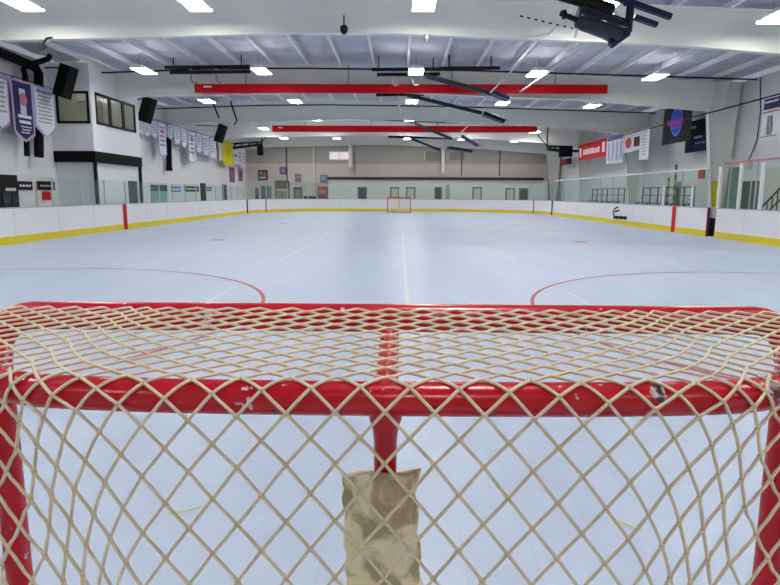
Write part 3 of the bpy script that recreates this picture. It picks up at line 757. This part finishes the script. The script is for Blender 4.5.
# spotlight clump on the near frame
p = at(42, 47, 17.6)
t = empty('spotlight', p-Vector((0, 0, .2)), 'small spotlight clamped under the nearest roof frame at upper left', 'spotlight'); o = t.location
m = Off(o); m.tube([p+Vector((0, -.12, -.02)), p+Vector((0, .12, .05))], .1, 12, rad=[.12, .07]); m.build('lamp_head', M_tube, t)
m = Off(o); m.tube([p+Vector((0, 0, .05)), p+Vector((.1, .1, .25)), p+Vector((.1, .36, .33))], .03, 8); m.build('clamp', M_black, t)
for (px, py, Y, lb) in ((427, 38, 17.6, 'small round camera hanging under the nearest roof frame at centre'), (344, 29, 17.6, 'small black camera under the nearest roof frame, left of centre')):
    p = at(px, py, Y); t = empty('ceiling_camera', p-Vector((0, 0, .15)), lb, 'camera'); o = t.location
    m = Off(o); m.tube([p+Vector((0, 0, .35)), p+Vector((0, 0, .08))], .02, 6); m.build('stem', M_steel if px > 400 else M_black, t)
    m = Off(o); m.tube([p+Vector((0, 0, .1)), p+Vector((0, 0, .05)), p+Vector((0, 0, -.07)), p+Vector((0, 0, -.14))], .1, 14, rad=[.05, .11, .1, .04]); m.build('housing', M_black if px < 400 else M_steel, t)

# ---------------------------------------------------------------- red bars
for (pa, pb, h, Y, lb) in (((195, 88), (607, 89.8), .36, 27.4, 'longer red bar hung in front of the second roof frame'), ((272.5, 128), (537, 130.2), .42, 43.5, 'shorter red bar hung farther back under the roof')):
    a, b = at(*pa, Y), at(*pb, Y); z = (a.z+b.z)/2
    t = empty('red_bar', ((a.x+b.x)/2, Y, z-h/2), lb, 'bar'); o = t.location
    m = Off(o); m.box(a.x, b.x, Y-.08, Y+.08, z-h/2, z+h/2); m.build('bar', M_redbar, t)
    m = Off(o); m.box(a.x+.4, a.x+.75, Y-.09, Y-.08, z+.03, z+.1); m.build('plate', M_text, t)
    for k in range(4):
        x = a.x+(b.x-a.x)*(k+.5)/4; m = Off(o); m.tube([(x, Y, z+h/2), (x, Y, 6.95 if Y < 30 else 6.95)], .025, 6); m.build('hanger', M_steel, t)

# ---------------------------------------------------------------- folded basketball backstops under the roof
def backstop(label, hdr, mast, pad, Y, straps=(), cluster=True, dY=0):
    a = at(hdr[0][0], hdr[0][1], Y); b = at(hdr[1][0], hdr[1][1], Y)
    t = empty('basketball_backstop', ((a.x+b.x)/2, Y, a.z-.6), label, 'basketball backstop'); o = t.location
    m = Off(o)
    m.tube([a, b], .07, 10); m.tube([a+Vector((0, .6, .12)), b+Vector((0, .6, .12))], .06, 10)
    for f in (.15, .85):
        p = a.lerp(b, f); m.tube([p, (p.x, p.y, roof(p.x)+.16)], .03, 6)
    m.build('header_pipe', M_black, t)
    p, q = at(mast[0][0], mast[0][1], Y), at(mast[1][0], mast[1][1], Y-dY)
    d = (q-p).normalized(); s = Vector((0, 0, 1)).cross(d).normalized()*.13
    m = Off(o); m.tube([p, q], .085, 10); m.tube([p+s*2, q+s*2], .06, 8)
    for k in range(6): u = p.lerp(q, (k+.5)/6); m.tube([u, u+s*2], .025, 6)
    m.build('mast', M_mast, t)
    if pad:
        u, v = at(pad[0][0], pad[0][1], Y-dY), at(pad[1][0], pad[1][1], Y-dY)
        dd = (v-u); L = dd.length/2; dd.normalize(); n = dd.cross(Vector((0, 1, 0))).normalized()
        m = Off(o); m.obox((u+v)/2, dd*L, Vector((0, .32, 0)), n*.05); m.tube([u+n*.08, v+n*.08], .1, 12); m.build('backboard', M_navy, t)
        m = Off(o); c = v - dd*.1 + n*.0; m.tube([c+n*.12+Vector((0, .23*math.cos(k*math.pi/8), 0))+dd*(.23*math.sin(k*math.pi/8)+.1) for k in range(17)], .012, 6); m.build('rim', mat('rim_orange', (150, 80, 50), .5), t)
    for (s0, s1, Y2, r) in straps:
        m = Off(o); m.tube([at(s0[0], s0[1], Y-dY), at(s1[0], s1[1], Y2)], r, 6); m.build('strap', M_strap, t)
    return t
M_mast = mat('mast_paint', (30, 40, 48), .5, spec=.3)
backstop('nearest long folded backstop mast crossing the longer red bar', ((440, 68.5), (500, 68)), ((425, 75.5), (492, 93)), ((492, 93.5), (508, 99.5)), 25.6,
         [((490, 93), (574, 8), 16.0, .03), ((520, 92), (668, -10), 20.0, .03)])
backstop('second folded backstop with navy padded end below the longer red bar', ((376, 95), (424, 94.5)), ((404, 94), (482, 113)), ((483, 114.5), (504, 122)), 31.5, [((398, 92), (400, 118), 31.5, .05)])
backstop('third folded backstop under the third roof frame', ((384, 119.5), (446, 122)), ((408, 120.5), (452, 139)), ((461, 137), (478, 146)), 41.5, [((455, 138), (500, 96), 39, .03)])
backstop('fourth folded backstop just above the end wall', ((388, 137), (450, 138.5)), ((412, 139), (440, 150)), ((447, 148), (472, 152)), 50, [((443, 150), (478, 126), 47, .03)])
# left folded header pair
for (a, b, Y, lb) in (((165, 67.5), (250, 66.5), 26.2, 'pair of black header pipes above the left end of the longer red bar'), ((372, 69.5), (440, 69), 26.2, 'pair of black header pipes above the middle of the longer red bar')):
    p, q = at(*a, Y), at(*b, Y); t = empty('header_frame', ((p.x+q.x)/2, Y, p.z-.4), lb, 'pipe frame'); o = t.location
    m = Off(o); m.tube([p, q], .07, 10); m.tube([p+Vector((.2, 0, -.2)), q+Vector((0, 0, -.2))], .07, 10); m.build('pipe', M_black, t)
    m = Off(o)
    for f in (.3, .6): u = p.lerp(q, f); m.tube([u, u+Vector((0, 0, -.5)), u+Vector((.1, 0, -.62)), u+Vector((.25, 0, -.6))], .045, 8)
    m.build('hook', M_steel, t)
    m = Off(o)
    for f in (.1, .9): u = p.lerp(q, f); m.tube([u, (u.x, u.y, roof(u.x)+.16)], .025, 6)
    m.build('hanger', M_black, t)
# big folded backstop close by, at the upper right
Yn = 14.5
def pn(x, y, dy=0): return at(x, y, Yn+dy)
c = pn(598, 20); t = empty('basketball_backstop', c-Vector((0, 0, .6)), 'large navy folded backboard with rollers hanging at the upper right', 'basketball backstop'); o = t.location
m = Off(o); m.tube([pn(577, 15.5), pn(580, 16.2), pn(620, 31), pn(623, 33)], .3, 20, rad=[.2, .27, .27, .22]); m
M_navyg = mat('navy_gloss', (10, 12, 34), .12)
m.build('padded_roll', M_navyg, t)
m = Off(o); m.tube([pn(584, 3), pn(612, 12)], .17, 16); m.tube([pn(560, -4), pn(584, 3)], .1, 10); m.tube([pn(560, 13), pn(577, 20)], .06, 8); m.tube([pn(562, 15), pn(566, 14)], .1, 10); m.build('drive_roller', M_black, t)
m = Off(o)
for a, b in (((631, 1), (628, 32)), ((628, 32), (610, 45))):
    p, q = pn(*a), pn(*b); m.tube([p, q], .09, 8)
m.build('bracket', M_navy, t)
m = Off(o)
for a, b, r in (((600, -8), (671, 17), .07), ((634, 17), (657, 25), .06), ((592, 30), (618, 42), .07)):
    p, q = pn(*a), pn(*b); d = (q-p)/2; n = d.cross(Vector((0, 1, 0))).normalized(); m.obox((p+q)/2, d, Vector((0, .07, 0)), n*r*.8)
m.build('backboard_rail', M_navy, t)
m = Off(o)
for a, b in (((582, 8), (575, 38)), ((616, 12), (618, 44))): m.tube([pn(*a), pn(*b)], .035, 6)
m.build('strap', M_strap, t)
m = Off(o)
for k in range(16):
    a = Vector((520+k*4.0, 16+.0*k, 0)); px = 520+k*3.6; py = 16+k*.85
    if k % 2 == 0: m.tube([pn(px, py, 1.2), pn(px+3, py+.7, 1.2)], .02, 5)
m.build('chain', M_black, t)
m = Off(o)
for x0 in (600, 625): p = pn(x0, 6); m.tube([p, (p.x, p.y, roof(p.x)+.16)], .04, 6)
m.build('hanger', M_black, t)

# wall-mounted backstops at the far corners
def wall_backstop(label, box, arm, Y, wallx):
    a, b = (arm if isinstance(arm[0], Vector) else (at(arm[0][0], arm[0][1], Y), at(arm[1][0], arm[1][1], Y))); c = (a+b)/2
    t = empty('wall_backstop', (c.x, Y, c.z-.5), label, 'basketball backstop'); o = t.location
    m = Off(o); m.tube([a, b], .1, 8); m.tube([a+Vector((0, 0, .35)), b+Vector((0, 0, .2))], .07, 8)
    for k in range(5): p = a.lerp(b, k/4); q = (a+Vector((0, 0, .35))).lerp(b+Vector((0, 0, .2)), min(1, (k+.5)/4)); m.tube([p, q], .05, 6)
    for s in (0, .9): m.tube([a+Vector((0, s, .1)), (wallx, a.y+s, a.z)], .06, 6)
    m.build('arm', M_black, t)
    p, q = at(box[0], box[1], Y-.3), at(box[2], box[3], Y-.3)
    m = Off(o); m.box(p.x, q.x, Y-.5, Y-.3, q.z, p.z); m.build('backboard', M_blackm, t)
    m = Off(o); m.tube([b+Vector((0, 0, .1)), (b.x, Y, roof(b.x)+.16)], .05, 6)
    m.tube([(b.x-.0, Y, b.z+.2), (b.x+(1.2 if wallx < 0 else -1.2), Y, b.z+1.6)], .035, 6); m.build('suspension', M_black, t)
wall_backstop('black truss backstop arm in the far left corner', (257.5, 146, 263.5, 155.5), (atx(233, 148, -13.9), at(262, 144.5, 51)), 51, XL)
wall_backstop('black and navy backstop frame in the far right corner', (559, 146, 571.5, 157), ((566, 151.5), (547, 149)), 47, XR)
banner(XR-.6, 562, 571.5, 159.5, 165.5, 'dark red and black banner under the far right backstop', (40, 24, 32), [('e', .1, .5, .1, .9, (180, 30, 40))], wallx=XR)

# ---------------------------------------------------------------- left wall fittings
def onwall(X, px0, px1, py0, py1, name, mt, label, cat, d=.05, z0=None, extra=None):
    a = atx(px0, py0, X); b = atx(px1, py0, X); zt = a.z; zb_ = atx(px0, py1, X).z if z0 is None else z0
    s = 1 if X < 0 else -1; y0, y1 = sorted((a.y, b.y))
    t = empty(name, (X, (y0+y1)/2, zb_), label, cat); o = t.location
    m = Off(o); m.box(X, X+s*d, y0, y1, zb_, zt); m.build('panel', mt, t)
    if extra:
        for (u0, u1, v0, v1, mm, nm) in extra:
            m = Off(o); W = y1-y0; H = zt-zb_
            ya, yb = (y0+W*u0, y0+W*u1) if X < 0 else (y1-W*u1, y1-W*u0)
            m.box(X+s*d, X+s*(d+.02), ya, yb, zt-H*v1, zt-H*v0); m.build(nm, mm, t)
    return t
let = lambda n, v0, v1: [(.12+.76*k/n, .12+.76*(k+.7)/n, v0+.08*(k % 2), v1, M_text, 'letter') for k in range(n)]
onwall(XL, -8, 15.5, 174, 208, 'entry_door', M_black, 'dark glazed doorway at the far left edge of the photo', 'door', z0=0, extra=[(.3, .62, .3, .98, M_dark, 'glazing'), (.68, .92, .3, .98, M_dark, 'glazing')]+[(.45+.09*k, .51+.09*k, .22, .27, M_text, 'letter') for k in range(5)])
onwall(XL, 16, 31, 181, 190, 'wall_sign', M_black, 'black sign with white lettering beside the dark doorway', 'sign', extra=let(7, .36, .62))
onwall(XL, 36.5, 53.5, 181, 190, 'wall_sign', M_black, 'black sign above the red notice on the left wall', 'sign', extra=let(8, .42, .58))
onwall(XL, 41.5, 49.5, 191.5, 200, 'wall_notice', M_redp, 'red square notice on the left wall', 'notice')
onwall(XL, 34, 35.2, 182, 207, 'wall_conduit', M_beige, 'thin vertical conduit between the two black signs', 'pipe', z0=0)
onwall(XL, 150, 166, 184.5, 204, 'glass_door', mat('teal_glass', (120, 170, 160), .3), 'pale teal glass door past the booth', 'door', z0=0, extra=[(0, 1, 0, .18, M_dark, 'header'), (.47, .53, 0, 1, M_steelg, 'mullion')])
onwall(XL, 171, 180, 186, 192, 'wall_sign', mat('sign_blue', (90, 130, 180), .5), 'small blue sign right of the teal door', 'sign', extra=let(5, .4, .7))
onwall(XL, 184, 198, 186, 191.5, 'wall_sign', M_black, 'black lettered sign before the narrow dark door', 'sign', extra=let(6, .35, .65))
onwall(XL, 200, 205, 183, 203, 'narrow_door', M_black, 'narrow dark door on the left wall past the black sign', 'door', z0=0)
onwall(XL, 205.5, 211, 187, 191, 'wall_sign', M_black, 'small black sign just right of the narrow dark door', 'sign', extra=let(4, .35, .65))
onwall(XL, 222, 226, 184.5, 200, 'narrow_door', M_dark, 'dark door on the left wall nearest the far corner', 'door', z0=0)

# ---------------------------------------------------------------- far wall: locker block, doors, posters
YB = 56.6
a, b = at(328, 176, YB), at(548, 178, YB); zt = a.z-.1
t = empty('locker_block', ((a.x+b.x)/2, YB+.6, 0), 'long low white building block along the far wall with dark roof edge', 'building'); o = t.location
m = Off(o); m.box(a.x, b.x, YB, YF-.1, 0, zt-.22)
M_blockw = ribbed('block_white', (218, 220, 214), 'X', 1.22, .1, .95)
m.build('wall', M_blockw, t)
m = Off(o); m.box(a.x-.05, b.x-.4, YB-.12, YF-.1, zt-.22, zt+.03); m.build('roof_edge', mat('dark_brown', (50, 34, 36), .5), t)
m = Off(o); m.box(a.x, b.x, YB-.02, YB, at(400, 183, YB).z-.03, at(400, 183, YB).z+.03); m.build('wall_trim', M_steelg, t)
for (x0, x1, kind) in ((357.5, 367, 'd'), (390, 399.5, 'l'), (406, 415.5, 'l'), (434.5, 442, 'd'), (472.5, 482, 'l'), (505.5, 515, 'l'), (519, 528.5, 'd')):
    p, q = at(x0, 187 if x0 < 500 else 188, YB), at(x1, 187, YB)
    m = Off(o); m.box(p.x, q.x, YB-.05, YB, 0, p.z); d = m.build('door_frame', mat('frame_olive', (96, 96, 84), .5), t)
    m = Off(o); m.box(p.x+.13, q.x-.13, YB-.07, YB-.05, 0, p.z-.13); m.build('door_leaf', mat('door_navy', (40, 46, 62), .5) if kind == 'd' else mat('door_pale', (188, 186, 168), .5), d)
p, q = at(446, 184.5, YB), at(449.5, 200, YB); m = Off(o); m.box(p.x, q.x, YB-.05, YB, 0, p.z); m.build('grey_panel', mat('panel_grey', (150, 154, 148), .5), t)
def onfar(px0, px1, py0, py1, name, mt, label, cat, z0=None, extra=(), d=.06, Y=YF):
    p, q = at(px0, py0, Y), at(px1, py1, Y); zb_ = q.z if z0 is None else z0
    t = empty(name, ((p.x+q.x)/2, Y, zb_), label, cat); o = t.location
    m = Off(o); m.box(p.x, q.x, Y-d, Y, zb_, p.z); m.build('panel', mt, t)
    for (u0, u1, v0, v1, mm, nm) in extra:
        W = q.x-p.x; H = p.z-zb_; m = Off(o); m.box(p.x+W*u0, p.x+W*u1, Y-d-.02, Y-d, p.z-H*v1, p.z-H*v0); m.build(nm, mm, t)
mp = lambda n, c: mat(n, c, .6)
onfar(258, 268, 170, 180.5, 'poster', mp('po1', (70, 64, 66)), 'dark framed picture high on the far wall at left', 'poster', extra=[(.15, .45, .15, .5, mp('po1a', (150, 140, 130)), 'print'), (.55, .85, .2, .55, mp('po1b', (130, 120, 120)), 'print'), (.15, .8, .62, .85, mp('po1c', (180, 170, 160)), 'print')])
onfar(279.5, 286.5, 167, 174.5, 'poster', mp('po2', (112, 92, 128)), 'purple poster above the tan double door', 'poster', extra=[(.2, .8, .3, .7, mp('po2a', (150, 130, 165)), 'print')])
onfar(295, 301, 174, 182, 'poster', mp('po3', (128, 104, 132)), 'mauve poster right of the tan double door', 'poster', extra=[(.2, .8, .2, .5, mp('po3a', (170, 140, 160)), 'print')])
onfar(320, 327.8, 175, 182.5, 'poster', mp('po4', (96, 126, 150)), 'blue-grey poster just left of the white block', 'poster', extra=[(.2, .7, .2, .6, mp('po4a', (140, 165, 185)), 'print')])
onfar(261, 271.5, 186, 200, 'far_door', mat('teal_dark', (70, 96, 92), .3), 'dark teal window door at the left of the far wall', 'door', z0=0, extra=[(.44, .56, 0, 1, M_beige, 'mullion')])
onfar(275, 290, 180.5, 200, 'far_door', mp('door_brown', (96, 84, 74)), 'tall tan and brown double door in the far wall', 'door', z0=0, extra=[(.08, .46, .35, 1, mp('door_tan', (150, 138, 112)), 'leaf'), (.54, .92, .35, 1, mp('door_tan', (150, 138, 112)), 'leaf'), (.1, .9, .28, .35, mp('door_arch', (200, 180, 160)), 'arch')])
onfar(293.5, 302.5, 187, 200, 'far_door', mp('door_grey', (92, 88, 80)), 'grey framed door right of the double door', 'door', z0=0, extra=[(.2, .8, .12, 1, mp('door_greyl', (132, 130, 116)), 'leaf')])
onfar(318.5, 328, 186.5, 200, 'vending_machine', mp('vend_red', (150, 70, 66)), 'red vending machine against the far wall beside the white block', 'vending machine', z0=0, d=.6, extra=[(.15, .85, .15, .3, mp('vend_l', (190, 130, 120)), 'display'), (.15, .85, .36, .5, mp('vend_d', (110, 40, 44)), 'slot')])
onfar(304.5, 316, 196, 201, 'storage_chest', mp('chest_navy', (44, 46, 76)), 'low navy chest along the far wall', 'chest', z0=0, d=.6)
onfar(255, 259, 188, 200, 'wall_banner', mp('navy2', (50, 54, 84)), 'navy and red pillar advert in the far left corner', 'banner', z0=0, extra=[(.1, .9, .02, .3, mp('redc', (190, 60, 70)), 'print')])
onfar(313, 315, 147, 200, 'wall_column', M_beam, 'slim pale column on the far wall left of the twin windows', 'column', z0=0, d=.2)
for i, (x0, lb) in enumerate(((286.5, 'above the tan double door'), (355, 'right of the twin windows'), (462, 'right of the grilled vent'), (500, 'above the right end of the white block'))):
    p = at(x0, 150, YF); m = MB(); m.tube([(p.x, YF-.06, 0 if i == 0 else 3.2), (p.x, YF-.06, 6.5)], .04 if i else .05, 6)
    single(m, 'wall_conduit', M_steel if i == 1 else M_tube, 'thin vertical conduit on the far wall ' + lb, 'pipe')
M_winl = mat('lit_window', (226, 216, 222), .4, emit=(236, 222, 232), estr=.35)
def farwin(px0, px1, py0, py1, n, mt, name):
    p, q = at(px0, py0, YF), at(px1, py1, YF); t = tag(empty(name, ((p.x+q.x)/2, YF, q.z)), kind='structure'); o = t.location
    m = Off(o); w_ = .08
    m.box(p.x, q.x, YF-.08, YF, p.z-w_, p.z); m.box(p.x, q.x, YF-.08, YF, q.z, q.z+w_)
    for k in range(n+1): x = p.x+(q.x-p.x)*k/n; m.box(x-w_/2, x+w_/2, YF-.08, YF, q.z, p.z)
    m.build('window_frame', M_beam, t); m = Off(o); m.box(p.x, q.x, YF-.03, YF, q.z, p.z); m.build('pane', mt, t)
farwin(329.5, 349, 151.5, 160, 2, M_winl, 'window_1')
M_vent = ribbed('vent_louvre', (150, 146, 128), 'Z', .12, .6, .6)
onfar(424.5, 447, 151.5, 160.5, 'louvre_vent', M_vent, 'square grilled vent high on the far wall, middle', 'vent', extra=[(0, .03, 0, 1, M_beam, 'frame'), (.97, 1, 0, 1, M_beam, 'frame')])
onfar(450, 464, 152, 160, 'louvre_vent', M_vent, 'smaller grilled vent right of the thick white pipe', 'vent')
for px0, lb, pb in ((350.5, 'thick white pipe beside the twin windows on the far wall', 167), (443.5, 'thick white pipe dropping toward the white block roof', 172)):
    p = at(px0, 143, YF-.5); q = at(px0, pb, YF-.5); m = MB(); m.tube([(p.x, YF-.5, 6.3), (p.x, YF-.5, q.z)], .17, 12); m.tube([(p.x, YF-.5, q.z+.05), (p.x, YF-.5, q.z-.03)], .2, 12); single(m, 'flue_pipe', M_beam, lb, 'pipe')

# ---------------------------------------------------------------- right side: bleachers, glazing, ladder
def bleacher(y0, y1, label, mt):
    t = empty('bleacher', (13.2, (y0+y1)/2, 0), label, 'bleacher'); o = t.location
    for k in range(3):
        m = Off(o); x = 12.55+k*.6; m.box(x, x+.32, y0, y1, .42+k*.32, .47+k*.32); m.build('bench', mt, t)
        m = Off(o)
        yy = y0+.2
        while yy < y1: m.box(x+.12, x+.18, yy, yy+.06, 0, .42+k*.32); yy += 1.5
        m.build('support', M_tube, t)
    m = Off(o); x = 14.2
    yy = y0
    while yy <= y1+.01: m.box(x, x+.05, yy-.025, yy+.025, 1.0, 1.95); yy += (y1-y0)/6
    m.box(x, x+.05, y0, y1, 1.9, 1.95); m.box(x, x+.05, y0, y1, 1.5, 1.54); m.build('back_rail', M_black, t)
bleacher(30.2, 36.5, 'dark bleacher behind the right glass under the white banners', M_navy)
bleacher(39.5, 46, 'dark bleacher behind the right glass under the red banner', M_tube)
m = MB()
onR = lambda *a, **k: onwall(XR, *a, **k)
onR(676, 683, 182, 205, 'side_door', mat('door_teal', (92, 116, 112), .4), 'grey-green door on the right wall behind the glass', 'door', z0=0, extra=[(.3, .7, .15, .5, M_dark, 'glazing')])
M_dark2 = mat('lobby_glass', (96, 128, 118), .15, noise=.35, nscale=1.2)
M_ldoor = mat('lobby_door', (44, 56, 56), .3, noise=.4, nscale=2)
onR(724, 742, 166, 212, 'lobby_window', M_dark2, 'greenish glazing of the right wall just past the yellow column', 'window', z0=.3, extra=[(.46, .54, 0, 1, M_postw, 'mullion'), (0, 1, .0, .04, M_postw, 'transom')])
onR(744, 763, 177, 212, 'lobby_door', M_ldoor, 'dark double door on the right wall behind the glass', 'door', z0=0, extra=[(.47, .53, 0, 1, M_beige, 'mullion'), (.0, 1, .0, .08, M_postw, 'header')])
onR(765, 800, 168, 212, 'wall_panel', M_beige, 'pale wall panel at the right edge behind the stair railing', 'wall panel', z0=.0, d=.03)
t = empty('stair_railing', (13.6, 19.6, 0), 'black sloping stair railing at the right edge behind glass', 'railing'); o = t.location
p0, p1 = atx(762, 207, 13.6), atx(784, 184, 13.6)
m = Off(o); m.tube([p0, p1], .035, 8); m.tube([p0-Vector((0, 0, .45)), p1-Vector((0, 0, .45))], .03, 8); m.build('hand_rail', M_black, t)
for k in range(5):
    p = p0.lerp(p1, k/4); m = Off(o); m.tube([p, (p.x, p.y, 0)], .025, 6); m.build('baluster', M_black, t)
onR(701, 705.5, 170, 178.5, 'alarm_box', M_redp, 'small red box on the right wall left of the column', 'alarm box', d=.12)
for i, (px, pt, pb) in enumerate(((669, 177.5, 204), (676.5, 164.5, 204))):
    p = atx(px, pt, 13.9); t = empty('striped_pole', (13.9, p.y, 0), '%s yellow and black pole behind the right glass' % ('shorter' if i == 0 else 'taller'), 'pole'); o = t.location
    m = Off(o); n = 12
    for k in range(n): m.box(13.86, 13.94, p.y-.05, p.y+.05, p.z*k/n, p.z*(k+1)/n, k % 2)
    m.build('pole', [mp('pole_y', (186, 164, 60)), mp('pole_b', (96, 80, 44))], t)
m = MB(); m.tube([atx(760, 77, XR-.04), atx(760.5, 110, XR-.04), atx(757, 140, XR-.04), atx(749, 160, XR-.04)], .02, 6); single(m, 'wall_cable', M_tube, 'loose thin cable hanging down the right wall', 'cable')
m = MB(); m.tube([(XR-.06, atx(736, 90, XR).y, 3.4), (XR-.06, atx(736, 90, XR).y, 6.3)], .03, 6); single(m, 'wall_conduit', M_tube, 'dark vertical conduit on the right wall beside the near column', 'pipe')
p = atx(749, 164, XR-.1); m = MB(); m.box(XR-.16, XR-.02, p.y-.14, p.y+.14, p.z-.2, p.z+.1); single(m, 'junction_box', mp('jbox', (220, 190, 186)), 'small pinkish junction box at the foot of the loose cable', 'box')

# hooked rods hanging from the pipe before the third frame
for (p0, p1, p2, lb) in (((213, 103), (219, 118), None, 'thin black rod slanting down in front of the third roof frame at left'), ((231, 103), (237, 121), (234, 124.5), 'black hooked rod in front of the third roof frame, left of the shorter red bar')):
    m = MB(); q = at(*p0, 37.2); pts = [Vector((q.x, q.y, q.z+.25)), q, at(*p1, 37.2)]+([at(*p2, 37.2)] if p2 else []); m.tube(pts, .05, 8)
    single(m, 'hanging_rod', M_black, lb, 'rod')
